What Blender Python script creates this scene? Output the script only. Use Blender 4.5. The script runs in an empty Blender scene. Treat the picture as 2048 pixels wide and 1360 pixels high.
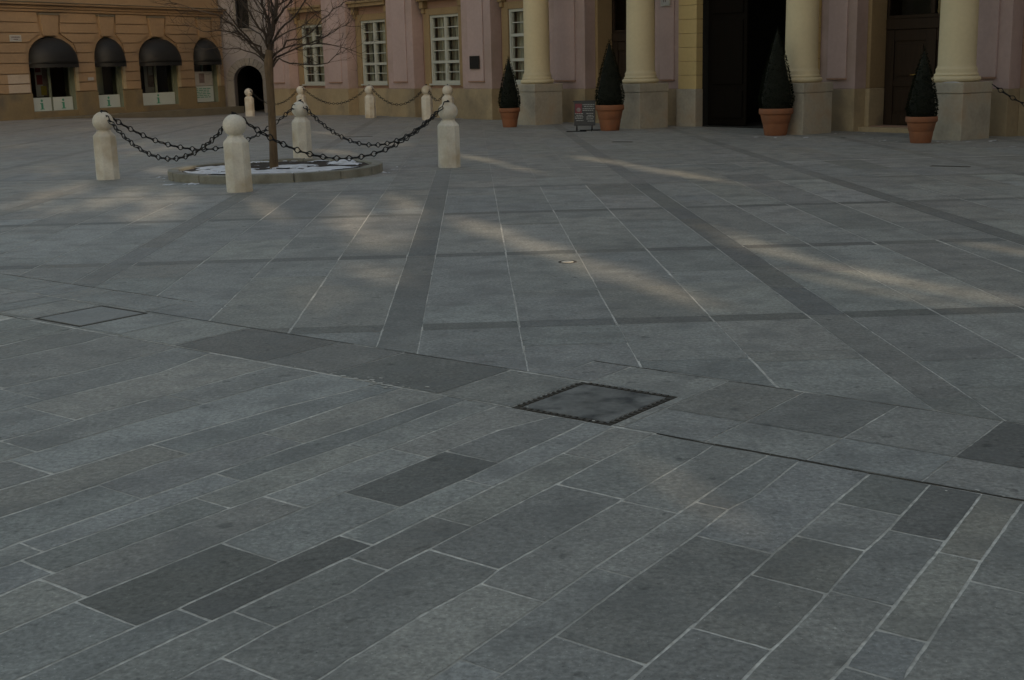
import bpy, bmesh, math, random
from mathutils import Vector, Matrix
random.seed(11)
C = bpy.context.scene.collection
sc = bpy.context.scene

# ------------------------------------------------------------------ survey
# Camera model of the photograph (2048 x 1360), used to survey points on the real ground and wall planes.
FPX, ROLL, EYE = 2530.0, 0.0245, 1.6
PITCH = math.atan(552 / FPX)
r0 = Vector((1, 0, 0)); FW = Vector((0, math.cos(PITCH), -math.sin(PITCH))); u0 = Vector((0, math.sin(PITCH), math.cos(PITCH)))
RT = r0 * math.cos(ROLL) - u0 * math.sin(ROLL); UP = u0 * math.cos(ROLL) + r0 * math.sin(ROLL)
CAM = Vector((0, 0, EYE))
def ray(x, y): return ((x - 1024) * RT - (y - 680) * UP + FPX * FW).normalized()
def gp(x, y, z=0.0):
    d = ray(x, y); return CAM + d * ((z - EYE) / d.z)
def onplane(x, y, p0, n):
    d = ray(x, y); return CAM + d * ((p0 - CAM).dot(n) / d.dot(n))
def smooth(a, b, x):
    t = min(1, max(0, (x - a) / (b - a))); return t * t * (3 - 2 * t)
def gz(x, y):
    return -0.30 * smooth(44, 57, y) * smooth(-20, -13.5, x) * (1 - smooth(-7, -3, x))

# ------------------------------------------------------------------ materials
def nd(t, typ, **kw):
    n = t.nodes.new(typ)
    for k, v in kw.items(): setattr(n, k, v)
    return n
def mat(name, col, rough=.8, var=.15, scale=3., fine=.08, fscale=40., bump=.0, bscale=60., metal=0., stain=None, stain_amt=.0, stain_scale=.8, stretch=(1, 1, 1), attr=None, spec=.5, speck=0.):
    m = bpy.data.materials.new(name); m.use_nodes = True
    t = m.node_tree; b = t.nodes['Principled BSDF']
    b.inputs['Roughness'].default_value = rough; b.inputs['Metallic'].default_value = metal
    b.inputs['Specular IOR Level'].default_value = spec
    tc = nd(t, 'ShaderNodeNewGeometry'); mp = nd(t, 'ShaderNodeMapping'); mp.inputs['Scale'].default_value = stretch
    t.links.new(tc.outputs['Position'], mp.inputs['Vector'])
    def noise(s, det=6):
        n = nd(t, 'ShaderNodeTexNoise'); n.inputs['Scale'].default_value = s; n.inputs['Detail'].default_value = det
        t.links.new(mp.outputs[0], n.inputs['Vector']); return n
    def rng(src, a, b_, lo=.25, hi=.75):
        r = nd(t, 'ShaderNodeMapRange'); r.inputs[1].default_value = lo; r.inputs[2].default_value = hi; r.inputs[3].default_value = a; r.inputs[4].default_value = b_
        t.links.new(src, r.inputs[0]); return r.outputs[0]
    def mul(a, b_):
        q = nd(t, 'ShaderNodeMath', operation='MULTIPLY'); t.links.new(a, q.inputs[0]); t.links.new(b_, q.inputs[1]); return q.outputs[0]
    f = mul(rng(noise(scale).outputs[0], 1 - var, 1 + var), rng(noise(fscale).outputs[0], 1 - fine, 1 + fine))
    if speck:
        f = mul(f, rng(noise(150, 2).outputs[0], 1, 1 - speck, .66, .74))
        f = mul(f, rng(noise(110, 2).outputs[0], 1 + speck * 1.2, 1, .26, .33))
        f = mul(f, rng(noise(11, 3).outputs[0], 1 - .5 * speck, 1, .28, .36)); f = mul(f, rng(noise(70, 3).outputs[0], 1 - .3 * speck, 1 + .3 * speck)); f = mul(f, rng(noise(7, 4).outputs[0], 1 - .16 * speck, 1 + .16 * speck))
    vm = nd(t, 'ShaderNodeVectorMath', operation='SCALE')
    if attr:
        a = nd(t, 'ShaderNodeVertexColor', layer_name=attr); t.links.new(a.outputs[0], vm.inputs[0])
    else:
        vm.inputs[0].default_value = col[:3]
    t.links.new(f, vm.inputs['Scale'])
    out = vm.outputs[0]
    if stain:
        mx = nd(t, 'ShaderNodeMix', data_type='RGBA')
        t.links.new(rng(noise(stain_scale, 8).outputs[0], 0, stain_amt, .48, .68), mx.inputs[0])
        t.links.new(out, mx.inputs[6]); mx.inputs[7].default_value = (*stain, 1); out = mx.outputs[2]
    t.links.new(out, b.inputs['Base Color'])
    if bump:
        bp = nd(t, 'ShaderNodeBump'); bp.inputs['Strength'].default_value = bump; bp.inputs['Distance'].default_value = .01
        t.links.new(noise(bscale, 8).outputs[0], bp.inputs['Height']); t.links.new(bp.outputs[0], b.inputs['Normal'])
    return m
M = {}
M['slab'] = mat('paving_stone', (.2, .2, .2), .62, .12, 2.0, .30, 38, .5, 40, attr='Col', spec=.3, speck=.8, stain=(.145, .145, .138), stain_amt=.5, stain_scale=3.2)
M['grout'] = mat('pale_mortar', (.60, .565, .51), .9, .25, 1.7, .4, 30, .5, 80, stain=(.31, .29, .255), stain_amt=.8, stain_scale=2.2)
M['crack'] = mat('dark_joint_dirt', (.045, .036, .026), .95, .4, 4, .3, 40)
M['ground'] = mat('far_paving', (.265, .257, .25), .62, .12, 1.5, .1, 20, .2, 40, spec=.35, stretch=(1, .6, 1))
M['pink'] = mat('pink_stucco', (.42, .305, .293), .9, .10, .8, .06, 9, .15, 90, stain=(.30, .22, .19), stain_amt=.7, stain_scale=.9)
M['pinkpanel'] = mat('pink_stucco_panel', (.435, .32, .31), .9, .10, .8, .05, 12, .15, 90)
M['salmon'] = mat('salmon_stucco', (.33, .195, .145), .9, .08, .9, .05, 12, .15, 90)
M['tan'] = mat('ochre_stone_trim', (.29, .195, .105), .85, .12, 1.5, .06, 15, .2, 60)
M['plinth'] = mat('sandy_plinth', (.36, .275, .175), .88, .15, 1.0, .09, 12, .25, 50, stain=(.21, .17, .12), stain_amt=.85, stain_scale=1.2)
M['column'] = mat('cream_yellow_stucco', (.57, .475, .315), .8, .05, 1.2, .04, 14, .1, 60)
M['jamb'] = mat('yellow_jamb', (.50, .37, .18), .85, .07, 1.2, .05, 14, .15, 60)
M['pedestal'] = mat('grey_sandstone', (.38, .34, .28), .85, .28, 1.6, .10, 16, .3, 40, stain=(.36, .255, .17), stain_amt=.7, stain_scale=1.6)
M['white'] = mat('white_window_paint', (.43, .44, .40), .6, .05, 3, .04, 20)
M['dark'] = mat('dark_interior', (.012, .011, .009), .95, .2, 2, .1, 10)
M['wood'] = mat('dark_oak_door', (.006, .004, .0025), .9, .25, 3, .15, 30, .2, 50, spec=.12, stretch=(6, 6, .6))
M['curtain'] = mat('net_curtain', (.52, .50, .46), .9, .85, 11, .2, 40, stretch=(1, 1, .06))
M['orange'] = mat('ochre_orange_stucco', (.33, .222, .138), .9, .12, .6, .07, 10, .2, 70, stain=(.235, .165, .11), stain_amt=.8, stain_scale=.5)
M['orangeplinth'] = mat('olive_plinth', (.22, .165, .095), .9, .15, .9, .08, 12, .25, 50, stain=(.12, .105, .08), stain_amt=.9, stain_scale=.9)
M['stepstone'] = mat('dark_step_stone', (.16, .14, .105), .9, .15, 1.5, .1, 20)
M['patch'] = mat('whitewash_patch', (.45, .37, .30), .9, .08, 2, .05, 14)
M['greenpaint'] = mat('grey_green_paint', (.15, .18, .14), .7, .1, 3, .05, 20)
M['palereveal'] = mat('pale_reveal', (.40, .33, .22), .9, .1, 2, .05, 14)
M['awning'] = mat('black_awning_canvas', (.006, .0065, .007), .62, .25, 8, .1, 30, spec=.5)
M['panel'] = mat('mint_white_board', (.46, .53, .53), .6, .04, 2, .03, 20)
M['green'] = mat('sea_green_lettering', (.03, .26, .18), .6, .05, 3, .05, 20)
M['poster'] = mat('poster_paper', (.36, .36, .36), .6, .1, 6, .1, 30)
M['red'] = mat('poster_red', (.16, .02, .03), .6, .1, 6, .1, 30)
M['yellow'] = mat('poster_yellow', (.32, .25, .05), .6, .1, 6, .1, 30)
M['posterfig'] = mat('poster_figure', (.17, .13, .13), .7, .4, 5, .2, 14)
M['grey'] = mat('grey_lilac_render', (.34, .315, .325), .9, .12, .7, .06, 10, .2, 70, stain=(.22, .20, .19), stain_amt=.7, stain_scale=.7)
M['greystone'] = mat('grey_arch_stone', (.25, .235, .225), .9, .15, 1.2, .08, 14, .25, 50)
M['bollard'] = mat('pale_limestone', (.61, .57, .505), .82, .14, 3.5, .10, 40, .4, 50, stain=(.44, .34, .23), stain_amt=.75, stain_scale=2.4)
M['iron'] = mat('black_iron', (.007, .007, .008), .6, .2, 8, .1, 40, spec=.35)
M['bark'] = mat('brown_bark', (.12, .075, .042), .9, .3, 5, .25, 30, .7, 40, stretch=(1, 1, .3))
M['twig'] = mat('dark_twig', (.055, .036, .026), .9, .3, 5, .2, 30)
M['kerb'] = mat('granite_kerb', (.24, .23, .195), .85, .15, 2, .12, 50, .3, 60, stain=(.13, .11, .08), stain_amt=.7, stain_scale=3)
M['soil'] = mat('wet_soil', (.035, .022, .015), .95, .4, 6, .3, 40, .8, 30)
M['snow'] = mat('old_snow', (.64, .65, .69), .7, .10, 4, .08, 40, .6, 25, stain=(.36, .34, .33), stain_amt=.75, stain_scale=7)
M['terra'] = mat('terracotta', (.255, .092, .044), .8, .14, 4, .07, 40, .2, 60, stain=(.19, .085, .05), stain_amt=.6, stain_scale=5)
M['leaf'] = mat('dark_yew_leaf', (.0045, .008, .0022), .9, .35, 9, .25, 60, spec=.12)
M['leafcore'] = mat('yew_shade', (.004, .006, .002), .95, .3, 9, .2, 60)
M['board'] = mat('chalk_black_board', (.03, .03, .032), .6, .1, 3, .05, 20)
M['chalk'] = mat('white_lettering', (.26, .265, .26), .7, .15, 20, .1, 50)
M['plaque'] = mat('bronze_plaque', (.02, .021, .02), .5, .2, 5, .1, 30, metal=.3)
M['doorwood'] = mat('brown_oak_door', (.030, .017, .010), .7, .25, 3, .15, 30, .2, 50, spec=.25, stretch=(6, 6, .6))
M['brass'] = mat('brass_handle', (.4, .28, .1), .4, .1, 5, .1, 30, metal=.9)
M['screenwall'] = mat('pale_grey_stucco', (.34, .32, .29), .9, .1, .5, .05, 10)  # only on the unseen screen added behind the viewer
M['coverstone'] = mat('stained_cover_stone', (.195, .19, .178), .8, .3, 3.5, .15, 30, .4, 45, stain=(.06, .06, .06), stain_amt=.9, stain_scale=6, spec=.15)
M['coverstone2'] = mat('worn_cover_stone', (.225, .222, .21), .65, .12, 3, .12, 30, .35, 45, speck=.3)
M['rust'] = mat('rusty_iron', (.05, .04, .032), .7, .4, 8, .3, 40, .5, 50)
M['palecap'] = mat('pale_cap', (.42, .40, .36), .5, .1, 10, .1, 40)
g = bpy.data.materials.new('window_glass'); g.use_nodes = True; t = g.node_tree; t.nodes.clear()
o = nd(t, 'ShaderNodeOutputMaterial'); mx = nd(t, 'ShaderNodeMixShader'); tr = nd(t, 'ShaderNodeBsdfTransparent'); gl = nd(t, 'ShaderNodeBsdfGlossy')
tr.inputs[0].default_value = (.82, .86, .82, 1); gl.inputs[1].default_value = .05; fr = nd(t, 'ShaderNodeFresnel'); fr.inputs[0].default_value = 1.5
t.links.new(fr.outputs[0], mx.inputs[0]); t.links.new(tr.outputs[0], mx.inputs[1]); t.links.new(gl.outputs[0], mx.inputs[2]); t.links.new(mx.outputs[0], o.inputs[0])
M['glass'] = g

# ------------------------------------------------------------------ mesh helpers
class MB:
    """collects shapes and links them as ONE mesh object"""
    def __init__(s): s.v = []; s.f = []; s.m = []; s.c = []; s.sm = []
    def poly(s, pts, mi=0, col=None, smooth=False):
        i = len(s.v); s.v += [Vector(p) for p in pts]; s.f.append(tuple(range(i, i + len(pts)))); s.m.append(mi); s.c.append(col); s.sm.append(smooth)
    def mesh(s, verts, faces, mi=0, smooth=False):
        i = len(s.v); s.v += [Vector(p) for p in verts]
        for f in faces: s.f.append(tuple(a + i for a in f)); s.m.append(mi); s.c.append(None); s.sm.append(smooth)
    def box(s, fr, a0, a1, b0, b1, c0, c1, mi=0, taper=None):
        P = [fr(a, b, c) for c in (c0, c1) for a, b in ((a0, b0), (a1, b0), (a1, b1), (a0, b1))]
        s.mesh(P, [(3, 2, 1, 0), (4, 5, 6, 7), (0, 1, 5, 4), (1, 2, 6, 5), (2, 3, 7, 6), (3, 0, 4, 7)], mi)
    def lathe(s, cx, cy, prof, n=24, mi=0, smooth=True, cap=True, rot=0, z0=0):
        V = []; F = []
        for r, z in prof:
            for k in range(n):
                a = 2 * math.pi * (k + rot) / n; V.append((cx + r * math.cos(a), cy + r * math.sin(a), z0 + z))
        for j in range(len(prof) - 1):
            for k in range(n):
                F.append((j * n + k, j * n + (k + 1) % n, (j + 1) * n + (k + 1) % n, (j + 1) * n + k))
        s.mesh(V, F, mi, smooth)
        if cap:
            for j, rev in ((0, True), (len(prof) - 1, False)):
                if prof[j][0] > 1e-4:
                    p = V[j * n:(j + 1) * n]; s.poly(p[::-1] if rev else p, mi)
    def tube(s, pts, rad, n=6, mi=0, closed=False):
        pts = [Vector(p) for p in pts]; N = len(pts)
        if not isinstance(rad, (list, tuple)): rad = [rad] * N
        V = []; F = []; ref = None
        for i, p in enumerate(pts):
            d = (pts[(i + 1) % N] - pts[i - 1]) if (closed or 0 < i < N - 1) else (pts[1] - pts[0] if i == 0 else pts[-1] - pts[-2])
            if d.length < 1e-9: d = Vector((0, 0, 1))
            d.normalize()
            if ref is None: ref = d.orthogonal().normalized()
            ref = ref - d * ref.dot(d)
            if ref.length < 1e-6: ref = d.orthogonal()
            ref.normalize(); b = d.cross(ref)
            for k in range(n):
                a = 2 * math.pi * k / n; V.append(p + (ref * math.cos(a) + b * math.sin(a)) * rad[i])
        for i in range(N if closed else N - 1):
            j = (i + 1) % N
            for k in range(n): F.append((i * n + k, i * n + (k + 1) % n, j * n + (k + 1) % n, j * n + k))
        if not closed:
            F.append(tuple(range(n))[::-1]); F.append(tuple(range((N - 1) * n, N * n)))
        s.mesh(V, F, mi, True)
    def build(s, name, mats, parent=None, offset=None, attr=False, recalc=True):
        me = bpy.data.meshes.new(name)
        off = offset or Vector((0, 0, 0))
        me.from_pydata([tuple(v - off) for v in s.v], [], s.f); 
        mats = mats if isinstance(mats, (list, tuple)) else [mats]
        for m in mats: me.materials.append(M[m])
        me.polygons.foreach_set('material_index', s.m); me.polygons.foreach_set('use_smooth', s.sm)
        if attr:
            ca = me.color_attributes.new('Col', 'FLOAT_COLOR', 'CORNER'); d = []
            for f, c in zip(s.f, s.c):
                for _ in f: d += [*(c or (.2, .2, .2)), 1.0]
            ca.data.foreach_set('color', d)
        if recalc:
            bm = bmesh.new(); bm.from_mesh(me); bmesh.ops.recalc_face_normals(bm, faces=bm.faces); bm.to_mesh(me); bm.free()
        me.update()
        ob = bpy.data.objects.new(name, me); C.objects.link(ob)
        if parent: ob.parent = parent
        if offset and not parent: ob.location = off
        return ob
def bevel(ob, w=.01, seg=2):
    b = ob.modifiers.new('edge_wear', 'BEVEL'); b.width = w; b.segments = seg; b.limit_method = 'ANGLE'; b.angle_limit = math.radians(40); return ob
def thing(name, label, cat, loc=(0, 0, 0), group=None, rz=0):
    o = bpy.data.objects.new(name, None); C.objects.link(o); o.location = loc; o.rotation_euler = (0, 0, rz); o.empty_display_size = .2
    return tag(o, label, cat, group)
def tag(o, label, cat, group=None):
    o['label'] = label; o['category'] = cat
    if group: o['group'] = group
    return o
def frame(O, e, n):
    O, e, n = Vector(O), Vector(e), Vector(n)
    return lambda s, d, z: O + e * s + n * d + Vector((0, 0, z))
WORLD = lambda x, y, z: Vector((x, y, z))
def area2(p): return sum(p[i - 1][0] * p[i][1] - p[i][0] * p[i - 1][1] for i in range(len(p))) / 2
def holed_wall(fr, outer, holes, d0, d1, mb, mi=0, mi_rev=None):
    """wall slab between depths d0 (back) and d1 (face) with openings cut in the (s, z) plane"""
    bm = bmesh.new(); E = []
    for loop in [outer] + holes:
        vs = [bm.verts.new((x, z, 0)) for x, z in loop]
        for i in range(len(vs)): E.append(bm.edges.new((vs[i - 1], vs[i])))
    bmesh.ops.triangle_fill(bm, use_beauty=True, use_dissolve=False, edges=E)
    T = []
    for f in bm.faces: T.append([(v.co.x, v.co.y) for v in f.verts])
    bm.free()
    for tri in T:
        mb.poly([fr(x, d1, z) for x, z in tri], mi); mb.poly([fr(x, d0, z) for x, z in tri][::-1], mi)
    for k, loop in enumerate([outer] + holes):
        for i in range(len(loop)):
            (x0, z0), (x1, z1) = loop[i - 1], loop[i]
            mb.poly([fr(x0, d0, z0), fr(x1, d0, z1), fr(x1, d1, z1), fr(x0, d1, z0)], mi if (k == 0 or mi_rev is None) else mi_rev)
def rect(a, b, c, d): return [(a, c), (b, c), (b, d), (a, d)]
def arch(a, b, c, zs, zc, n=12):
    p = [(a, c), (b, c)]; m = (a + b) / 2; r = (b - a) / 2
    for k in range(n + 1):
        t = math.pi * k / n; p.append((m + r * math.cos(t), zs + (zc - zs) * math.sin(t)))
    return p

# ------------------------------------------------------------------ ground sheet
mb = MB(); xs = [-120, -80, -50, -35] + [-30 + i for i in range(0, 45)] + [18, 25, 40, 70, 120]; ys = [-120, -70, -30, 0, 20, 35] + [38 + i for i in range(0, 26)] + [70, 90, 140]
nx = len(xs)
mb.mesh([(x, y, gz(x, y) - .014) for y in ys for x in xs], [(j * nx + i, j * nx + i + 1, (j + 1) * nx + i + 1, (j + 1) * nx + i) for j in range(len(ys) - 1) for i in range(nx - 1)])
gr = mb.build('ground', 'ground'); gr['kind'] = 'structure'

# ------------------------------------------------------------------ paving
BASE = (.270, .263, .243)
def stone(f=1.0):
    v = f * random.gauss(1, .085 if f == 1.0 else .03); w = random.gauss(.004, .015); gg = random.gauss(.003, .008)
    return tuple(max(.02, b * v * k) for b, k in zip(BASE, (1 + w, 1 + gg, 1 - w)))
def clip(poly, nrm, c):
    """keep the part of a 2-D polygon with nrm.p >= c"""
    out = []
    for i in range(len(poly)):
        a, b = poly[i - 1], poly[i]; da = a[0] * nrm[0] + a[1] * nrm[1] - c; db = b[0] * nrm[0] + b[1] * nrm[1] - c
        if (da >= 0) != (db >= 0):
            t = da / (da - db); out.append((a[0] + (b[0] - a[0]) * t, a[1] + (b[1] - a[1]) * t))
        if db >= 0: out.append(b)
    return out
pv = MB()
def slab(poly, f=1.0, col=None, wob=.0015, zoff=0.):
    if len(poly) < 3 or abs(area2(poly)) < .003: return
    if area2(poly) < 0: poly = poly[::-1]
    pts = []; cx = sum(p[0] for p in poly) / len(poly); cy = sum(p[1] for p in poly) / len(poly)
    near = cy < 12
    for i in range(len(poly)):
        a, b = poly[i - 1], poly[i]; L = math.hypot(b[0] - a[0], b[1] - a[1]); n = max(1, int(L / (.045 if cy < 5.5 else .07 if cy < 7.5 else .18))) if near else 1
        if cy > 30: n = max(1, int(L / 2))
        for k in range(n):
            t = k / n; x = a[0] + (b[0] - a[0]) * t; y = a[1] + (b[1] - a[1]) * t
            if near and L > .05:
                w = wob * (2.2 if k == 0 else 1)          # chipped corners
                x += random.gauss(0, w * .6) + ((cx - x) * .003 if k == 0 else 0); y += random.gauss(0, w * .6) + ((cy - y) * .003 if k == 0 else 0)
            pts.append((x, y))
    pv.poly([(x, y, gz(x, y) + zoff) for x, y in pts], 0, col or stone(f))
# --- foreground strips, in axes p (along the strips) and q (along the drain band)
OD = Vector((-.35, 6.04)); QA = Vector((.788, -.616)); PA = Vector((.616, .788))
def pq(x, y):
    r = Vector((x, y)) - OD; return r.dot(PA), r.dot(QA)
def xy(p, q):
    r = OD + PA * p + QA * q; return (r.x, r.y)
def pqpx(px, py):
    a = gp(px, py); return pq(a.x, a.y)
LINES = [   # strip edges surveyed on the photograph, left to right
 [(0, 720), (170, 685), (293, 650)],
 [(0, 778), (171, 742), (349, 697)],
 [(0, 825), (137, 790), (321, 745), (414, 709)],
 [(0, 882), (96, 858), (181, 831), (345, 788), (530, 737)],
 [(0, 925), (73, 904), (226, 858), (407, 808), (506, 779), (632, 749)],
 [(0, 980), (107, 948), (312, 886), (551, 818), (740, 772)],
 [(0, 1036), (198, 970), (312, 928), (551, 858), (697, 808), (800, 778)],
 [(0, 1101), (37, 1086), (426, 948), (603, 888), (687, 862), (885, 795)],
 [(22, 1128), (88, 1103), (390, 996), (570, 932), (698, 889), (925, 803)],
 [(0, 1191), (77, 1158), (235, 1099), (456, 1018), (603, 965), (700, 926), (781, 897), (875, 860), (985, 815)],
 [(0, 1268), (147, 1205), (301, 1143), (441, 1086), (610, 1016), (700, 980), (858, 915), (998, 860), (1110, 832)],
 [(37, 1358), (154, 1305), (353, 1218), (559, 1123), (700, 1061), (796, 1016), (935, 956), (1016, 917), (1141, 860), (1170, 845)],
 [(176, 1358), (320, 1290), (470, 1220), (700, 1113), (869, 1029), (1123, 908), (1215, 860)],
 [(360, 1358), (445, 1314), (551, 1255), (700, 1185), (770, 1143), (946, 1053), (1115, 967), (1200, 922), (1310, 867)],
 [(640, 1358), (700, 1318), (847, 1228), (965, 1165), (998, 1139), (1244, 1000), (1400, 908), (1430, 888)],
 [(862, 1358), (920, 1319), (1086, 1206), (1193, 1132), (1325, 1047), (1387, 1006), (1480, 944), (1534, 912)],
 [(987, 1360), (1090, 1286), (1259, 1161), (1391, 1070), (1456, 1019), (1507, 994), (1595, 924)],
 [(1262, 1358), (1288, 1334), (1400, 1239), (1486, 1162), (1551, 1104), (1595, 1067), (1667, 1006), (1739, 948)],
 [(1486, 1360), (1534, 1309), (1602, 1244), (1657, 1183), (1728, 1104), (1776, 1060), (1858, 970)],
 [(1670, 1353), (1749, 1261), (1786, 1214), (1827, 1162), (1875, 1104), (1892, 1081), (1963, 989)],
 [(1807, 1357), (1848, 1295), (1929, 1173), (1960, 1125), (2042, 1009)]]
CROSS = [(38, 893), (374, 800), (83, 941), (347, 900), (224, 979), (573, 878), (62, 1094), (454, 954), (79, 1135), (421, 1005), (724, 897),
 (129, 1177), (566, 1003), (819, 906), (212, 1228), (497, 1104), (745, 1000), (948, 915), (388, 1229), (712, 1080), (975, 970), (735, 1127), (908, 1043), (1161, 914),
 (509, 1238), (932, 1120), (1183, 984), (500, 1337), (1025, 1185), (1301, 1014), (963, 1333), (1229, 1146), (1421, 1011), (1473, 1090), (1204, 1301),
 (1733, 1017), (1662, 1086), (1578, 1168), (1440, 1270), (1830, 1070), (1725, 1197), (1918, 1113), (1798, 1270), (1999, 1175), (1715, 1340)]
TONE = [((345, 1170), .50), ((550, 1155), .47), ((845, 960), .57), ((1890, 1015), .66), ((1790, 985), .8), ((820, 1075), .80), ((560, 1230), .84), ((920, 870), 1.12), ((1000, 885), .88),
        ((1520, 960), 1.05), ((1600, 1010), 1.03), ((1530, 1130), .86), ((1660, 1130), .80), ((1370, 1180), .84), ((1280, 1310), .78), ((1130, 1050), .92), ((1200, 1100), 1.02), ((700, 1220), 1.05),
        ((60, 1230), 1.06), ((120, 1290), .97), ((1800, 1150), .95), ((1960, 1250), .97), ((1560, 1230), .84), ((570, 1345), .86), ((420, 1330), 1.0), ((180, 678), .82), ((1690, 1260), 1.05), ((470, 1030), .95), ((1050, 1250), .98), ((60, 1115), .85),
        ((1990, 1110), .92), ((640, 1060), 1.0), ((1350, 930), .95)]
L = []
for l in LINES:
    L.append(sorted(pqpx(*a) for a in l))
for k in range(3):          # strips beyond the surveyed ones on both sides
    L.insert(0, [(p, q - .30 - .08 * random.random()) for p, q in (L[0][0], L[0][-1])])
for k in range(4):
    L.append([(p, q + .27 + .1 * random.random()) for p, q in (L[-1][0], L[-1][-1])])
def qat(l, p):
    if p <= l[0][0] or len(l) < 2: i = 0
    else:
        i = len(l) - 2
        for k in range(len(l) - 1):
            if p <= l[k + 1][0]: i = k; break
    (p0, q0), (p1, q1) = l[i], l[i + 1]
    if p < l[0][0]:     # beyond the survey keep a mean course
        (p1, q1) = l[-1]; return q0 + (q1 - q0) / (p1 - p0) * .3 * (p - p0)
    if p > p1: return q1
    return q0 + (q1 - q0) * (p - p0) / (p1 - p0)
cr = [pqpx(*a) for a in CROSS]; tn = [(pqpx(*a), f) for a, f in TONE]
PMIN, PEDGE = -5.2, .03
wid = [random.uniform(.013, .018) if k < 11 else random.uniform(.010, .013) for k in range(len(L))]
for i in (16, 17, 18, 19, 20, 21, 22, 23): wid[i] = random.uniform(.008, .0105)
for i in range(len(L) - 1):
    A, B = L[i], L[i + 1]
    cuts = sorted([p for p, q in cr if qat(A, p) < q < qat(B, p)])
    # random cross joints where none was surveyed
    full = []; prev = PMIN
    for c in cuts + [PEDGE]:
        gap = c - prev
        if prev == PMIN or (c == PEDGE and gap > 2.2):
            n = int(gap / random.uniform(1.0, 1.5))
            base = prev
            for k in range(n):
                cc = base + gap * (k + .75 + .3 * random.random()) / (n + 1)
                if c - cc > .45 and cc - prev > .45: full.append(cc); prev = cc
        full.append(c); prev = c
    edges = [PMIN] + full
    for p0, p1 in zip(edges[:-1], edges[1:]):
        a, b = p0 + random.uniform(.003, .007), p1 - random.uniform(.003, .007)
        if p1 == PEDGE: b = PEDGE - .002
        if b - a < .05: continue
        brk = lambda l: [a] + sorted(p for p, q in l if a + .01 < p < b - .01) + [b]      # corners follow the surveyed course lines
        poly = [xy(p, qat(A, p) + wid[i] / 2) for p in brk(A)] + [xy(p, qat(B, p) - wid[i + 1] / 2) for p in brk(B)[::-1]]
        f = 1.0
        for (tp, tq), tf in tn:
            if p0 < tp < p1 and qat(A, tp) < tq < qat(B, tp): f = tf
        slab(poly, f)
# --- drain band between the two pavings
QL, QR = pqpx(376, 605)[1], pqpx(1190, 722)[1]
UPD = 1.05; MIDD = .65
MH = []          # manhole rectangles in p, q
for cs in (((1030, 820), (1150, 760), (1342, 792), (1240, 852)), ((70, 638), (200, 610), (293, 625), (165, 655))):
    P = [pqpx(*c) for c in cs]
    MH.append((sum(sorted(a[0] for a in P)[:2]) / 2, sum(sorted(a[0] for a in P)[2:]) / 2, sum(sorted(a[1] for a in P)[:2]) / 2, sum(sorted(a[1] for a in P)[2:]) / 2))
dq = sorted([pqpx(*a)[1] for a in ((1957, 878), (1707, 864), (1505, 836), (1000, 738), (885, 795), (830, 708), (640, 745), (665, 684), (530, 728), (410, 671))])
def band_row(p0, p1, cuts, tone=lambda q, p: 1.0, wj=.006):
    for a, b in zip(cuts[:-1], cuts[1:]):
        if b - a < .06: continue
        skip = False
        pieces = [(p0, p1, a, b)]
        for m in MH:
            new = []
            for (x0, x1, y0, y1) in pieces:
                if m[0] < x1 - .01 and m[1] > x0 + .01 and m[2] < y1 - .01 and m[3] > y0 + .01:
                    if m[0] > x0 + .02: new.append((x0, m[0], y0, y1))
                    if m[1] < x1 - .02: new.append((m[1], x1, y0, y1))
                    lo, hi = max(x0, m[0]), min(x1, m[1])
                    if m[2] > y0 + .02: new.append((lo, hi, y0, m[2]))
                    if m[3] < y1 - .02: new.append((lo, hi, m[3], y1))
                else: new.append((x0, x1, y0, y1))
            pieces = new
        c = stone(tone((a + b) / 2, (p0 + p1) / 2))
        for (x0, x1, y0, y1) in pieces:
            slab([xy(x0 + wj / 2, y0 + wj), xy(x1 - wj / 2, y0 + wj), xy(x1 - wj / 2, y1 - wj), xy(x0 + wj / 2, y1 - wj)], col=c)
def q_(px, py): return pqpx(px, py)[1]
DT = [(q_(470, 690), .62), (q_(1995, 885), .52), (q_(830, 755), .58), (q_(700, 722), .76), (q_(1540, 800), .86), (q_(1640, 820), .80), (q_(1430, 800), .84), (q_(1000, 780), .9), (q_(1800, 850), .97)]
def dtone(q, p):
    best = min(DT, key=lambda a: abs(a[0] - q)); return best[1] if abs(best[0] - q) < .3 else 1.0
left = [-9, -8, -7, -6.2, -5.3, -4.4, q_(0, 590), q_(75, 610), q_(200, 640), q_(300, 655), q_(430, 672)]
mid = [left[-1], q_(598, 706), q_(735, 726), q_(940, 767), q_(1110, 790)]
right = [mid[-1], q_(1370, 800), q_(1505, 836), q_(1707, 864), q_(1957, 878), q_(1957, 878) + .62, q_(1957, 878) + 1.3, q_(1957, 878) + 2.0, q_(1957, 878) + 3, q_(1957, 878) + 4]
left.sort(); mid.sort(); right.sort()
band_row(.05, MIDD - .005, left, dtone); band_row(MIDD + .005, UPD - .01, [c for c in left if c < QL] + [QL], lambda q, p: .97)
band_row(.05, MIDD - .005, mid, dtone)
PM = .42
band_row(.05, PM - .001, right, lambda q, p: 1.08 if q > q_(1707, 864) else 1.0, .004); q_m = mid[-1]; band_row(MIDD + .003, UPD - .01, [QR, q_m], lambda q, p: .95, .004); band_row(PM + .001, UPD - .01, right, dtone, .004)
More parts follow.
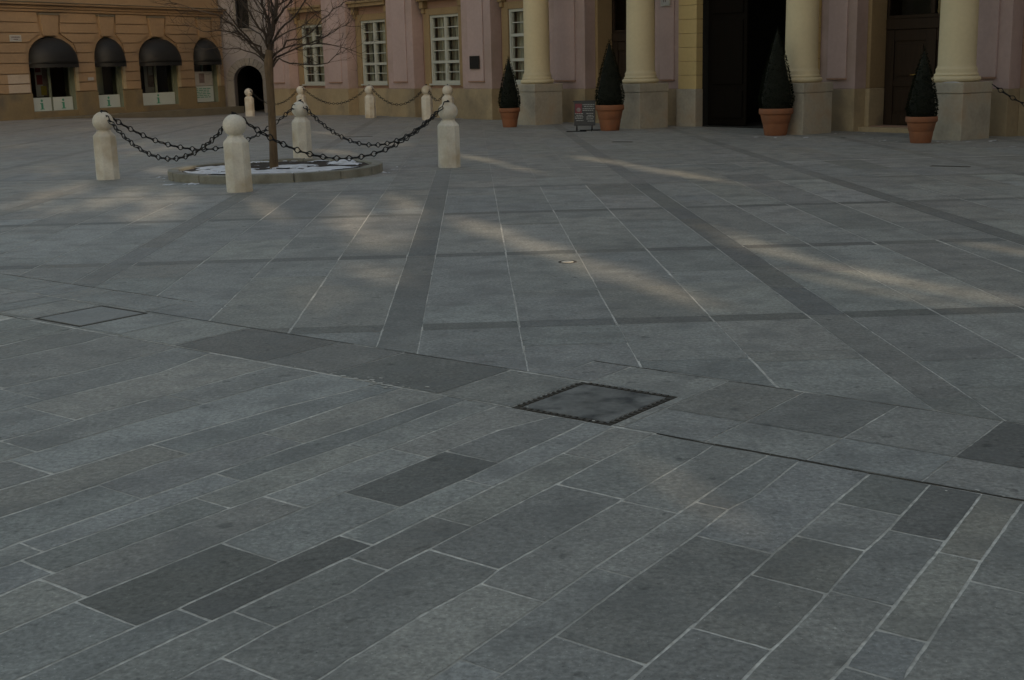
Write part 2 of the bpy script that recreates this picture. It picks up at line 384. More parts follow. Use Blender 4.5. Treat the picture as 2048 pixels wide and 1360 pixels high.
# connecting piece right of the first cover
# --- upper field: square grid of darker bands with slabs between
TH = math.radians(1.5); UA = Vector((math.cos(TH), math.sin(TH))); VA = Vector((-math.sin(TH), math.cos(TH)))
def ab(a, b): r = UA * a + VA * b; return (r.x, r.y)
PALN = Vector((-.7955, -.606)).normalized()
def field(poly, f=1.0, col=None):
    col = col or stone(f)
    c = clip(poly, PA, PA.dot(OD) + UPD + .006); slab(c, col=col, wob=.002)
    c2 = clip(clip(clip(clip(poly, PA, PA.dot(OD) + MIDD + .006), -PA, -(PA.dot(OD) + UPD + .006)), QA, QA.dot(OD) + QL + .004), -QA, -(QA.dot(OD) + QR - .004))
    slab(c2, col=col, wob=.002)
def clipfar(poly): return clip(clip(poly, PALN, -22.66), (0, -1), -45.9)
BC = [-3.06, -.48, 2.2, 4.73]; 
while BC[0] > -26: BC.insert(0, BC[0] - 2.6)
while BC[-1] < 16: BC.append(BC[-1] + 2.6)
TC = [4.75, 7.79, 10.84, 13.95, 16.9]
while TC[-1] < 47: TC.append(TC[-1] + 3.05)
hw = .12
BED = Vector((-3.6, 19.95))
for i in range(len(BC)):
    for j in range(len(TC) - 1):
        b0, b1 = TC[j], TC[j + 1]; f = (.76 if BC[i] < -2 else .68) if b0 < 16.5 else .82
        if b0 < 7: f = .84
        # band running away from the viewer
        ncut = 3; w = (.016 if BC[i] > 2 and b0 < 9.5 else .0135) if b0 < 14 else .003
        for k in range(ncut):
            s0 = b0 + (b1 - b0) * k / ncut; s1 = b0 + (b1 - b0) * (k + 1) / ncut
            field(clipfar([ab(BC[i] - hw + .001, s0 + .001), ab(BC[i] + hw - .001, s0 + .001), ab(BC[i] + hw - .001, s1 - .001), ab(BC[i] - hw + .001, s1 - .001)]), f * random.uniform(.93, 1.07))
        if i == len(BC) - 1: continue
        a0, a1 = BC[i] + hw, BC[i + 1] - hw; tw = .10 if b0 < 17 else .05
        # cross band
        nb = 4
        for k in range(nb):
            s0 = a0 + (a1 - a0) * k / nb; s1 = a0 + (a1 - a0) * (k + 1) / nb
            field(clipfar([ab(s0 + w / 2, b0 - tw), ab(s1 - w / 2, b0 - tw), ab(s1 - w / 2, b0 + tw), ab(s0 + w / 2, b0 + tw)]), (.64 if b0 < 16 else .80) * random.uniform(.95, 1.06))
        for k in range(4):
            s0 = a0 + (a1 - a0) * k / 4; s1 = a0 + (a1 - a0) * (k + 1) / 4
            y0, y1 = b0 + tw, b1 - tw; cuts = [y0]
            for q in range(random.choice((1, 2, 2))): cuts.append(y0 + (y1 - y0) * random.uniform(.15, .85))
            cuts = sorted(cuts) + [y1]
            for c0, c1 in zip(cuts[:-1], cuts[1:]):
                if c1 - c0 < .02: continue
                cj = random.choice((.001, .001, .002, .004)); lw = w * random.choice((.25, .6, .9, 1.0))
                field(clipfar([ab(s0 + lw / 2, c0 + cj), ab(s1 - lw / 2, c0 + cj), ab(s1 - lw / 2, c1 - cj), ab(s0 + lw / 2, c1 - cj)]), 1.0 if b0 < 17 else random.uniform(.97, 1.03))
# mortar bed under the slabs and the dark open joints along the drain band
def bed(p0, p1, q0, q1, z, mi, n=40, jit=0.):
    for k in range(n):
        qa = q0 + (q1 - q0) * k / n; qb = q0 + (q1 - q0) * (k + 1) / n
        pv.poly([(*xy(p0, qa), z), (*xy(p0, qb), z), (*xy(p1, qb), z), (*xy(p1, qa), z)], mi)
bed(-5.6, .0, -9, 9, -.0012, 1); bed(.0, .64, -9, 9, -.0022, 1)
bed(.64, 1.2, -9, 9, -.0024, 1)
for k in range(0, 44):
    y0, y1 = k * 1.05, (k + 1) * 1.05
    P = clip([(-17, y0), (12, y0), (12, y1), (-17, y1)], PA, PA.dot(OD) + .66); P = clip(P, PALN, -22.66)
    if len(P) > 2: pv.poly([(x, y, gz(x, y) - (.0015 if y0 < 20 else .007)) for x, y in P], 1)
def strip(p, w, q0, q1, z=-.0012):
    n = max(2, int(abs(q1 - q0) / .12)); e = [(random.uniform(.6, 1.1), random.gauss(0, w * .15)) for _ in range(n + 1)]
    for k in range(n):
        qa = q0 + (q1 - q0) * k / n; qb = q0 + (q1 - q0) * (k + 1) / n
        pv.poly([(*xy(p - w / 2 * e[k][0] + e[k][1], qa), z), (*xy(p - w / 2 * e[k + 1][0] + e[k + 1][1], qb), z), (*xy(p + w / 2 * e[k + 1][0] + e[k + 1][1], qb), z), (*xy(p + w / 2 * e[k][0] + e[k][1], qa), z)], 2)
strip(.042, .018, q_(1310, 868), q_(2048, 997) + 4); strip(.045, .034, q_(1430, 888), q_(1645, 922), -.0006)
strip(.037, .010, -9, q_(70, 638)); strip(.037, .006, q_(293, 660), q_(420, 705)); strip(.037, .005, q_(885, 795), q_(1000, 818))
strip(MIDD + .004, .013, QL, q_(700, 690)); strip(MIDD + .004, .007, q_(760, 700), q_(1010, 738))
strip(UPD, .012, -9, QL); strip(UPD - .002, .014, QR - .02, q_(1590, 779)); strip(UPD - .002, .009, q_(1650, 790), QR + 6)
for k in range(70):
    q = random.gauss(q_(755, 770), .16) if k < 40 else random.uniform(q_(300, 660), q_(2048, 990)); p_ = .04 + random.gauss(0, .03); r_ = random.uniform(.003, .014 if k < 40 else .007); n = 7
    pv.poly([(*xy(p_ + r_ * random.uniform(.5, 1.1) * math.sin(6.2832 * a / n), q + r_ * random.uniform(.7, 1.8) * math.cos(6.2832 * a / n)), .0025 + .0001 * k / 7) for a in range(n)], 1)
pav = pv.build('paving', ['slab', 'grout', 'crack'], attr=True, recalc=False); pav['kind'] = 'structure'

# ------------------------------------------------------------------ inspection covers
def cover(m, label, plate, slots, wfr, inner_drop=.0):
    p0, p1, q0, q1 = m; cx, cy = xy((p0 + p1) / 2, (q0 + q1) / 2)
    t = thing('inspection_cover', label, 'manhole cover', (cx, cy, 0))
    fr = lambda a, b, z: Vector((*(PA * a + QA * b), z))
    hp, hq = (p1 - p0) / 2 - .003, (q1 - q0) / 2 - .003
    f = MB()
    for a0, a1, b0, b1 in ((-hp, hp, -hq, -hq + wfr), (-hp, hp, hq - wfr, hq), (-hp, -hp + wfr, -hq + wfr, hq - wfr), (hp - wfr, hp, -hq + wfr, hq - wfr)):
        f.box(fr, a0, a1, b0, b1, -.012, -.001)
    if slots:          # raised pale lugs along the frame leave the dark notches between them
        n = 13
        for k in range(n):
            u = -hp + wfr + (2 * hp - 2 * wfr) * (k + .5) / n; v = -hq + wfr + (2 * hq - 2 * wfr) * (k + .5) / n; l = .009
            for sgn in (-1, 1):
                f.box(fr, u - l, u + l, sgn * (hq - wfr * .5) - wfr * .42, sgn * (hq - wfr * .5) + wfr * .42, -.001, .003, 1)
                f.box(fr, sgn * (hp - wfr * .5) - wfr * .42, sgn * (hp - wfr * .5) + wfr * .42, v - l, v + l, -.001, .003, 1)
    f.build('frame', ['crack', 'rust'] if slots else ['crack', 'rust'], t)
    pl = MB(); g_ = .004
    pl.box(fr, -hp + wfr + g_, hp - wfr - g_, -hq + wfr + g_, hq - wfr - g_, -.010, .002)
    bevel(pl.build('plate', plate, t), .003, 1)
cover(MH[0], 'square recessed cover with wet stained stone infill and notched black iron frame', 'coverstone', True, .036)
cover(MH[1], 'square recessed cover with clean pale stone infill and thin dark frame at the left', 'coverstone2', False, .026)
p = gp(1135, 524); t = thing('ground_cap', 'small round pale cap set flush in a sunlit paving slab', 'valve cap', (p.x, p.y, 0))
mb = MB(); mb.lathe(0, 0, [(.052, -.004), (.062, .004), (.075, .004), (.078, -.004)], 24, 0, True, False); mb.build('ring', 'rust', t)
mb = MB(); mb.lathe(0, 0, [(.050, -.004), (.050, .005), (.03, .007)], 24); mb.build('cap', 'palecap', t)
for (xa, ya, xb, yb), lab in (((1862, 332, 1940, 334), 'short dark slot drain in the paving before the right hand pots'), ((688, 274, 745, 273), 'thin dark slot drain in the paving behind the tree bed'), ((1225, 284, 1265, 284), 'tiny dark slot drain in the paving in front of the folding notice board')):
    a, b = gp(xa, ya), gp(xb, yb); d = (b - a).normalized(); n = Vector((-d.y, d.x, 0)); fr = frame((a + b) / 2 * 0, d, n); ln = (b - a).length / 2
    t = thing('slot_drain', lab, 'drain', ((a + b) / 2).to_tuple())
    mb = MB(); mb.box(fr, -ln, ln, -.05, -.03, -.004, .005); mb.box(fr, -ln, ln, .03, .05, -.004, .005); mb.build('rim', 'rust', t)
    mb = MB(); mb.box(fr, -ln + .002, ln - .002, -.029, .029, -.004, .002); mb.build('slot', 'crack', t)

# ------------------------------------------------------------------ bollards and chains
def bollard(x, y, label, group, src=None, h=1.0, rz=0., z=0.):
    t = thing('stone_bollard', label, 'bollard', (x, y, z), group, rz)
    if src:
        for ch in src.children:
            c = ch.copy(); C.objects.link(c); c.parent = t
        return t
    mb = MB(); mb.lathe(0, 0, [(.182, -.02), (.184, .02), (.178, .655), (.170, .675), (.122, .722), (.110, .735)], 8, 0, False, True, .5)
    bevel(mb.build('shaft', 'bollard', t), .008, 2)
    mb = MB(); R = .157; pr = [(.106, .734), (.112, .75)]
    for k in range(2, 14): a = -math.pi / 2 + math.pi * k / 14 ; pr.append((R * math.cos(a), .885 + R * .95 * math.sin(a)))
    pr.append((0.001, .885 + R * .95)); mb.lathe(0, 0, pr, 28); mb.build('ball_finial', 'bollard', t)
    mb = MB(); mb.lathe(0, 0, [(.03, 1.02), (.034, 1.03), (.034, 1.042), (.02, 1.05)], 12); mb.build('chain_ring', 'iron', t)
    return t
BP = {}
for k, (px, py, lab) in {'L': (217, 360, 'pale stone bollard with ball top, outermost left of the four round the bare tree'), 'F': (480, 385, 'largest pale stone bollard with ball top, in front of the tree bed kerb'),
        'B': (606, 318, 'pale stone bollard with ball top just behind the tree trunk'), 'R': (899, 336, 'pale stone bollard with ball top where a dark paving band ends, right of tree')}.items():
    a = gp(px, py); d = Vector((a.x, a.y)).normalized() * .15; BP[k] = (a.x + d.x, a.y + d.y, 0)
    b = bollard(BP[k][0], BP[k][1], lab, 'bollards round the tree bed', BP.get('src'), rz=random.uniform(-.15, .25) + .2)
    b.rotation_euler[0] = random.uniform(-.012, .012); b.rotation_euler[1] = random.uniform(-.014, .014); BP.setdefault('src', b)
far = [((-9.75, 48.9), 'distant pale stone bollard standing before the dark arched passage'), ((-7.15, 45.0), 'distant pale stone bollard right behind the one nearest the tree trunk'), ((-4.4, 41.65), 'distant pale stone bollard under the middle window of the pink palace'),
       ((-2.40, 39.05), 'distant pale stone bollard under the window beside the dark plaque'), ((-1.72, 38.0), 'distant pale stone bollard half hidden by the bollard right of the tree')]
FP = []
for (x, y), lab in far:
    z = gz(x, y); bollard(x, y, lab, 'bollards along the palace front', BP['src'], z=z, rz=random.uniform(0, .4)); FP.append((x, y, z))
offb = (12.0, 22.9, 0); bollard(offb[0], offb[1], 'pale stone bollard beyond the rightmost column, outside the picture', 'bollards along the palace front', BP['src'])
lk = MB(); w, h_ = .038, .092
lk.tube([(h_, .004, .004), (.05, .014, 0), (.012, w, 0), (-.012, w, 0), (-.05, .014, 0), (-h_, .004, -.004), (-h_, -.004, -.004), (-.05, -.014, 0), (-.012, -w, 0), (.012, -w, 0), (.05, -.014, 0), (h_, -.004, .004)], .0085, 6, 0, True)
lkm = None
def curve(A, B, sag, n):
    A, B = Vector(A), Vector(B); return [A.lerp(B, i / n) - Vector((0, 0, sag * 4 * (i / n) * (1 - i / n))) for i in range(n + 1)]
def chain(A, B, sag, label, group, links=True):
    global lkm
    P = curve(A, B, sag, 240); acc = [0]
    for i in range(240): acc.append(acc[-1] + (P[i + 1] - P[i]).length)
    N = max(4, round(acc[-1] / .128)); st = acc[-1] / N; pos = []
    j = 0
    for k in range(N):
        s = (k + .5) * st
        while acc[j + 1] < s: j += 1
        p_ = P[j]; d = (P[j + 1] - P[j]).normalized(); pos.append((p_, d))
    if links:
        t = thing('iron_chain', label, 'chain', tuple(A), group)
        for k, (p_, d) in enumerate(pos):
            side = d.cross(Vector((0, 0, 1))).normalized(); upv = side.cross(d)
            if k % 2: y_, z_ = upv, side * -1          # links stand alternately upright and flat
            else: y_, z_ = side, upv
            m4 = Matrix((( d.x, y_.x, z_.x, p_.x - A[0]), (d.y, y_.y, z_.y, p_.y - A[1]), (d.z, y_.z, z_.z, p_.z - A[2]), (0, 0, 0, 1)))
            if lkm is None: ob = lk.build('link', 'iron'); lkm = ob.data
            else: ob = bpy.data.objects.new('link', lkm); C.objects.link(ob)
            ob.parent = t; ob.matrix_local = m4 @ Matrix.Rotation(random.gauss(0, .08), 4, 'X')
    else:
        mb = MB()
        for k, (p_, d) in enumerate(pos):
            side = d.cross(Vector((0, 0, 1))).normalized(); upv = side.cross(d); y_ = upv if k % 2 else side
            p_ = p_ - Vector(A)
            mb.tube([p_ + d * h_, p_ + d * .02 + y_ * w, p_ - d * .02 + y_ * w, p_ - d * h_, p_ - d * .02 - y_ * w, p_ + d * .02 - y_ * w], .008, 4, 0, True)
        ob = mb.build('iron_chain', 'iron'); ob.location = A; tag(ob, label, 'chain', group)
def top(b, z=1.04): return (b[0], b[1], b[2] + z)
G1, G2 = 'chains round the tree bed', 'chains along the palace front'
chain(top(BP['L']), top(BP['F']), .66, 'black link chain sagging from the left bollard to the front bollard', G1)
chain(top(BP['F']), top(BP['R']), .74, 'black link chain hanging across the front of the snowy tree bed', G1)
chain(top(BP['R']), top(BP['B']), .74, 'black link chain from the right bollard to the bollard behind the trunk', G1)
chain(top(BP['B']), top(BP['L']), .72, 'black link chain behind the trunk running to the left bollard', G1)
chain(top(FP[0]), top(FP[1]), .62, 'distant thin chain passing behind the tree trunk', G2, False)
chain(top(FP[1]), top(FP[2]), .60, 'distant thin chain below the middle palace window', G2, False)
chain(top(FP[2]), top(FP[3]), .60, 'distant thin chain below the pink pier left of the plaque window', G2, False)
chain(top(FP[3]), top(FP[4]), .45, 'short distant chain between the two bollards behind the right one', G2, False)

# ------------------------------------------------------------------ tree bed and tree
CX, CY, R = -3.62, 19.96, 1.655
t = thing('tree_bed', 'round granite kerb ring holding dark soil under the bare tree', 'planting bed', (CX, CY, 0))
mb = MB(); NS = 14
for k in range(NS):
    a0 = 2 * math.pi * k / NS + .004 + .1; a1 = 2 * math.pi * (k + 1) / NS - .004 + .1; n = 6; hz = .125 + random.uniform(-.006, .006); ro = R + random.uniform(-.006, .006)
    V = []; F = []
    for i in range(n + 1):
        a = a0 + (a1 - a0) * i / n
        for r, z in ((ro, -.02), (ro, hz), (ro - .17, hz), (ro - .17, -.02)): V.append((r * math.cos(a), r * math.sin(a), z))
    for i in range(n):
        for q in range(4): F.append((i * 4 + q, i * 4 + (q + 1) % 4, (i + 1) * 4 + (q + 1) % 4, (i + 1) * 4 + q))
    F += [(0, 1, 2, 3), (n * 4 + 3, n * 4 + 2, n * 4 + 1, n * 4)]; mb.mesh(V, F)
bevel(mb.build('kerb', 'kerb', t), .012, 2)
mb = MB(); V = [(0, 0, .10)]; F = []; nr, na = 14, 48
from mathutils import noise as mn
for i in range(1, nr + 1):
    for k in range(na):
        r = (R - .16) * i / nr; a = 2 * math.pi * k / na; x, y = r * math.cos(a), r * math.sin(a)
        V.append((x, y, .085 + .02 * mn.noise(Vector((x * 3, y * 3, 1))) + .02 * mn.noise(Vector((x * 9, y * 9, 4)))))
for k in range(na): F.append((0, 1 + k, 1 + (k + 1) % na))
for i in range(nr - 1):
    for k in range(na): F.append((1 + i * na + k, 1 + (i + 1) * na + k, 1 + (i + 1) * na + (k + 1) % na, 1 + i * na + (k + 1) % na))
mb.mesh(V, F, 0, True); mb.build('soil', 'soil', t)
def snow_sheet(inside, x0, x1, y0, y1, step, zf, name, label, thr, sc_, hgt=.03):
    mb = MB(); idx = {}; nxs = int((x1 - x0) / step); nys = int((y1 - y0) / step); V = []; F = []
    def val(x, y): return mn.noise(Vector((x * sc_, y * sc_ * 1.6, 7.3))) + .5 * mn.noise(Vector((x * sc_ * 3, y * sc_ * 3, 2.1))) - thr(x, y)
    for j in range(nys + 1):
        for i in range(nxs + 1):
            x, y = x0 + i * step, y0 + j * step; v = val(x, y)
            if inside(x, y) and v > -.06:
                idx[i, j] = len(V); V.append((x, y, zf(x, y) + hgt * min(1, max(-.3, v * 2.2))))
    for (i, j) in idx:
        q = [(i, j), (i + 1, j), (i + 1, j + 1), (i, j + 1)]
        if all(a in idx for a in q): F.append(tuple(idx[a] for a in q))
    mb.mesh(V, F, 0, True); ob = mb.build(name, 'snow'); ob['kind'] = 'stuff'; ob['label'] = label; return ob
# most of the snow lies in the front half of the bed
snow_sheet(lambda x, y: math.hypot(x - CX, y - CY) < R - .18, CX - R, CX + R, CY - R, CY + R, .035, lambda x, y: .10, 'snow', 'thin old snow lying on the soil of the tree bed', lambda x, y: -.12 + .34 * (y - CY + .35), 1.7)
E_ = Vector((.606, -.7955, 0)).normalized(); N_ = Vector((E_.y, -E_.x, 0)); PO = N_ * (-22.7); pf = frame(PO, E_, N_)
def sd(x, y): v = Vector((x, y, 0)); return v.dot(E_), v.dot(N_) + 22.7
snow_sheet(lambda x, y: -18.5 < sd(x, y)[0] < -11 and .1 < sd(x, y)[1] < 3.0 and not (-15.0 < sd(x, y)[0] < -13.6 and .5 < sd(x, y)[1] < 1.7) and not (-18.7 < sd(x, y)[0] < -17.4 and .5 < sd(x, y)[1] < 1.7), 4, 13, 19, 29, .05, lambda x, y: .002, 'snow', 'scattered snow remains on the paving at the foot of the portico', lambda x, y: .47 + .12 * abs(sd(x, y)[1] - 1.8), 3.2, .02)
snow_sheet(lambda x, y: R + .02 < math.hypot(x - CX, y - CY) < R + .5, CX - R - .6, CX + R + .6, CY - R - .6, CY + R + .6, .03, lambda x, y: .002, 'snow', 'small snow crumbs on the paving around the kerb ring', lambda x, y: .42 + .5 * (math.hypot(x - CX, y - CY) - R), 4.0, .02)

TB = gp(549, 336, .10)
def tp(px, py, dy=0.): return onplane(px, py, TB + Vector((0, dy, 0)), Vector((0, 1, 0)))
t = thing('bare_tree', 'leafless young tree with slim brown trunk rising from the snowy round bed', 'tree', tuple(TB))
trunk = MB(); twigs = MB()
tr_px = [(549, 345), (548, 330), (546, 280), (543, 220), (539, 160), (537, 125), (539, 100)]
TP = [tp(*a) - TB for a in tr_px]
trunk.tube(TP, [.078, .068, .061, .060, .062, .074, .060], 12)
random.seed(5)
def rnd(): return Vector((random.gauss(0, 1), random.gauss(0, 1), random.gauss(0, 1)))
def twig(p, d, ln, r, lev):
    n = 5 if lev < 2 else 4; P = [p.copy()]; d = d.normalized()
    for k in range(n):
        d = (d + rnd() * .13 + Vector((0, 0, .07 if lev else .03))).normalized(); P.append(P[-1] + d * ln / n)
    twigs.tube(P, [r * (1 - .75 * k / n) for k in range(n + 1)], 5 if r > .008 else 4)
    if lev >= 3: return
    for k in range(1, n + 1):
        for q in range(random.choice((0, 1, 1)) if lev < 2 else random.choice((0, 0, 1))):
            dd = (d + rnd() * .55).normalized(); dd.z = dd.z * .8 + .12
            twig(P[k - 1].lerp(P[k], random.random()), dd, ln * random.uniform(.38, .62), max(.0024, r * .45 * (1 - .4 * k / n)), lev + 1)
def limb(pxs, dys, r0_, r1_, den=1.0, twl=.55):
    r0_ *= .74; r1_ *= .8; P = [tp(x, y, dy) - TB for (x, y), dy in zip(pxs, dys)]; Q = [P[0]]
    for a, b in zip(P[:-1], P[1:]):
        for k in (1, 2, 3): Q.append(a.lerp(b, k / 3) + rnd() * .010)
    n = len(Q); twigs.tube(Q, [r0_ + (r1_ - r0_) * k / (n - 1) for k in range(n)], 7)
    for k in range(2, n):
        d = (Q[k] - Q[k - 1]).normalized()
        for q in range(random.choice((1, 1, 2)) if random.random() < den * .72 else 0):
            dd = (d * .8 + rnd() * .55).normalized(); twig(Q[k], dd, twl * random.uniform(.55, 1.2), r0_ * .32, 1)
limb([(537, 120), (520, 95), (490, 76), (470, 55), (430, 28), (370, 12), (330, 5)], [0, -.05, -.15, -.2, -.3, -.4, -.45], .026, .005)
limb([(536, 125), (515, 104), (485, 70), (450, 62), (405, 62), (370, 45)], [0, .1, .2, .3, .35, .4], .022, .004)
limb([(534, 130), (512, 108), (480, 98), (440, 95), (395, 100)], [0, .1, .3, .4, .5], .017, .004)
limb([(532, 118), (505, 85), (470, 45), (440, 10), (420, -30)], [0, -.15, -.35, -.5, -.6], .022, .006)
limb([(541, 135), (553, 115), (590, 98), (640, 78), (670, 62), (692, 50)], [0, .05, .1, .15, .2, .2], .026, .005)
limb([(541, 138), (556, 117), (590, 127), (620, 131), (655, 125), (680, 105), (700, 95)], [0, -.05, -.2, -.3, -.35, -.4, -.4], .019, .004, .8)
limb([(541, 120), (575, 82), (610, 75), (645, 40), (680, 12), (705, -8)], [0, -.1, -.2, -.3, -.35, -.4], .022, .005)
limb([(541, 110), (580, 92), (640, 86), (690, 97), (722, 106)], [0, .2, .35, .5, .55], .018, .004, .8)
limb([(541, 98), (560, 60), (590, 30), (620, -10), (650, -50)], [0, .2, .4, .5, .6], .026, .008)
limb([(539, 105), (541, 80), (546, 50), (553, 10), (556, -50), (560, -130), (562, -230)], [0, 0, .05, .1, .1, .1, .1], .068, .014, 1.2)
limb([(543, 70), (536, 40), (524, 10), (515, -40), (505, -100)], [0, .1, .15, .2, .3], .040, .010, 1.2)
limb([(537, 100), (528, 65), (505, 35), (485, 5), (465, -40)], [0, -.2, -.3, -.4, -.6], .028, .008)
limb([(549, 40), (575, 10), (605, -30), (640, -80)], [0, -.2, -.3, -.4], .024, .008)
limb([(540, 90), (565, 68), (598, 55), (640, 20)], [0, -.35, -.8, -1.2], .020, .006)
limb([(537, 95), (520, 68), (495, 55), (460, 20)], [0, .4, .8, 1.2], .020, .006)
limb([(545, 30), (530, -10), (500, -60), (470, -110)], [0, .2, .4, .6], .024, .008)
trunk.build('trunk', 'bark', t); twigs.build('crown', 'twig', t)

# ------------------------------------------------------------------ palace
pal = thing('palace', 'pink stucco palace with cream columns and tall white windows', 'palace', tuple(pf(-30, -5, 0)))
pal.location = (0, 0, 0)
RB = -.40          # face of the recessed wall
TOP = 13.0; S0, S1 = -44.6, -4.0
PIERS = [(-44.6, -43.04), (-40.40, -38.77), (-36.15, -34.62), (-31.94, -30.47), (-27.90, -26.28), (-15.0, -13.84), (-11.5, -10.0), (-7.3, -5.8)]
WINS = [(-42.58, -40.98), (-38.37, -36.77), (-34.16, -32.56), (-30.06, -28.46), (-13.35, -11.95), (-9.4, -7.9)]
DOORS = [(-26.28, -23.60), (-17.45, -15.02)]
PORT = (-22.06, -19.0)
# wall of the bays
mb = MB()
holes = [rect(a, b, 1.05, 3.15) for a, b in WINS] + [rect(a, b, .10, 4.6) for a, b in DOORS] + [rect(PORT[0] - .30, PORT[1] + .30, -.30, 6.15)]
holed_wall(pf, [(S0, -.35), (S1, -.35), (S1, TOP), (S0, TOP)], holes, RB - .5, RB, mb)
mb.box(pf, S0, S0 + .5, -12, RB - .5, -.35, TOP); mb.box(pf, S1 - .5, S1, -12, RB - .5, -.35, TOP); mb.box(pf, S0 + .5, S1 - .5, -12, -11.6, -.35, TOP)
mb.build('wall', 'salmon', pal); mb = MB(); mb.box(pf, S0 - .3, S1 + .3, -12.3, .6, TOP + .002, TOP + .3); mb.build('roof', 'stepstone', pal)
ed = sorted(PIERS + [(-23.60, -22.67), (-18.40, -17.45)])
for a, b in ed:
    mb = MB(); mb.box(pf, a, b, RB + .002, 0, .90, TOP - .01); pier = bevel(mb.build('pier', 'pink', pal), .008, 1); w = b - a
    mb = MB(); mb.box(pf, a + w * .24, b - w * .24, .002, .035, 1.13, 7.5); mb.box(pf, a + w * .23, b - w * .23, .0015, .055, 1.095, 1.128, 1)
    bevel(mb.build('panel', ['pinkpanel', 'salmon'], pier), .006, 1)
    mb = MB(); mb.box(pf, a - .015, b + .015, RB + .004, .03, -.35, .898); bevel(mb.build('plinth', 'plinth', pier), .01, 1)
for (a, b), (c, d) in zip(ed[:-1], ed[1:]):
    if b < -27 or c > -14: mb = MB(); mb.box(pf, b + .017, c - .017, RB + .003, RB + .035, -.35, .898); bevel(mb.build('plinth', 'plinth', pal), .01, 1)
def palace_window(a, b, z0=1.05, z1=3.15, far_=False):
    f = MB(); d0, d1 = RB - .12, RB + .02; w = .075
    f.box(pf, a, a + w, d0, d1, z0, z1); f.box(pf, b - w, b, d0, d1, z0, z1); f.box(pf, a + w, b - w, d0, d1, z0, z0 + .09); f.box(pf, a + w, b - w, d0, d1, z1 - w, z1)
    m = (a + b) / 2; f.box(pf, m - .042, m + .042, d0 + .01, d1 - .01, z0 + .09, z1 - w)
    tz = [z0 + .09, 1.715, 2.415, z1 - w]
    for z in tz[1:3]:
        f.box(pf, a + w, m - .042, d0 + .012, d1 - .012, z - .042, z + .042); f.box(pf, m + .042, b - w, d0 + .012, d1 - .012, z - .042, z + .042)
    for (xa, xb) in ((a + w, m - .042), (m + .042, b - w)):
        for i in range(3):
            zl = tz[i] + (.05 if i else 0); zh = tz[i + 1] - (.05 if i < 2 else 0)
            f.box(pf, xa, xb, d0 + .03, d1 - .045, (zl + zh) / 2 - .014, (zl + zh) / 2 + .014)
            for (ua, ub) in ((xa, xa + .03), (xb - .03, xb)): f.box(pf, ua, ub, d0 + .025, d1 - .03, zl, (zl + zh) / 2 - .014); f.box(pf, ua, ub, d0 + .025, d1 - .03, (zl + zh) / 2 + .014, zh)
    fo = f.build('window', 'white', pal)
    g = MB(); g.poly([pf(a + w, d0 + .045, z0 + .09), pf(b - w, d0 + .045, z0 + .09), pf(b - w, d0 + .045, z1 - w), pf(a + w, d0 + .045, z1 - w)]); g.build('pane', 'glass', fo, recalc=False)
    c = MB(); n = 70
    for (xa, xb) in ((a + .02, m - .12), (m - .02, b - .10)):
        V = []; F = []
        for k in range(n + 1):
            x = xa + (xb - xa) * k / n; dd = d0 - .16 + .035 * math.sin(k * .9 + math.sin(k * .21) * 2) + .02 * math.sin(k * .37)
            for z in (z0 - .05, z1 + .05): V.append(pf(x, dd, z))
        for k in range(n): F.append((2 * k, 2 * k + 2, 2 * k + 3, 2 * k + 1))
        c.mesh(V, F, 0, True)
    c.build('curtain', 'curtain', fo)
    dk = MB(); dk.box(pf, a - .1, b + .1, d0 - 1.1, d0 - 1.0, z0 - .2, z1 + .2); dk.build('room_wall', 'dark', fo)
    return fo
for a, b in WINS:          # ochre surround: jambs, lintel, brackets and hood
    fo = palace_window(a, b); mb = MB()
    mb.box(pf, a - .30, a - .002, RB + .003, RB + .07, .96, 3.36); mb.box(pf, b + .002, b + .30, RB + .003, RB + .07, .96, 3.36)
    mb.box(pf, a, b, RB + .003, RB + .068, 3.152, 3.36); mb.box(pf, a - .36, b + .36, RB + .003, RB + .30, 3.60, 3.72); mb.box(pf, a - .40, b + .40, RB + .003, RB + .36, 3.722, 3.80)
    for x in (a - .34, b + .14): mb.box(pf, x, x + .20, RB + .003, RB + .20, 3.37, 3.598); mb.box(pf, x + .03, x + .17, RB + .003, RB + .15, 3.22, 3.368)
    bevel(mb.build('surround', 'tan', fo), .01, 2)
    mb = MB(); mb.box(pf, a - .05, b + .05, RB - .02, RB + .10, 1.0, 1.048); mb.build('sill', 'white', fo)
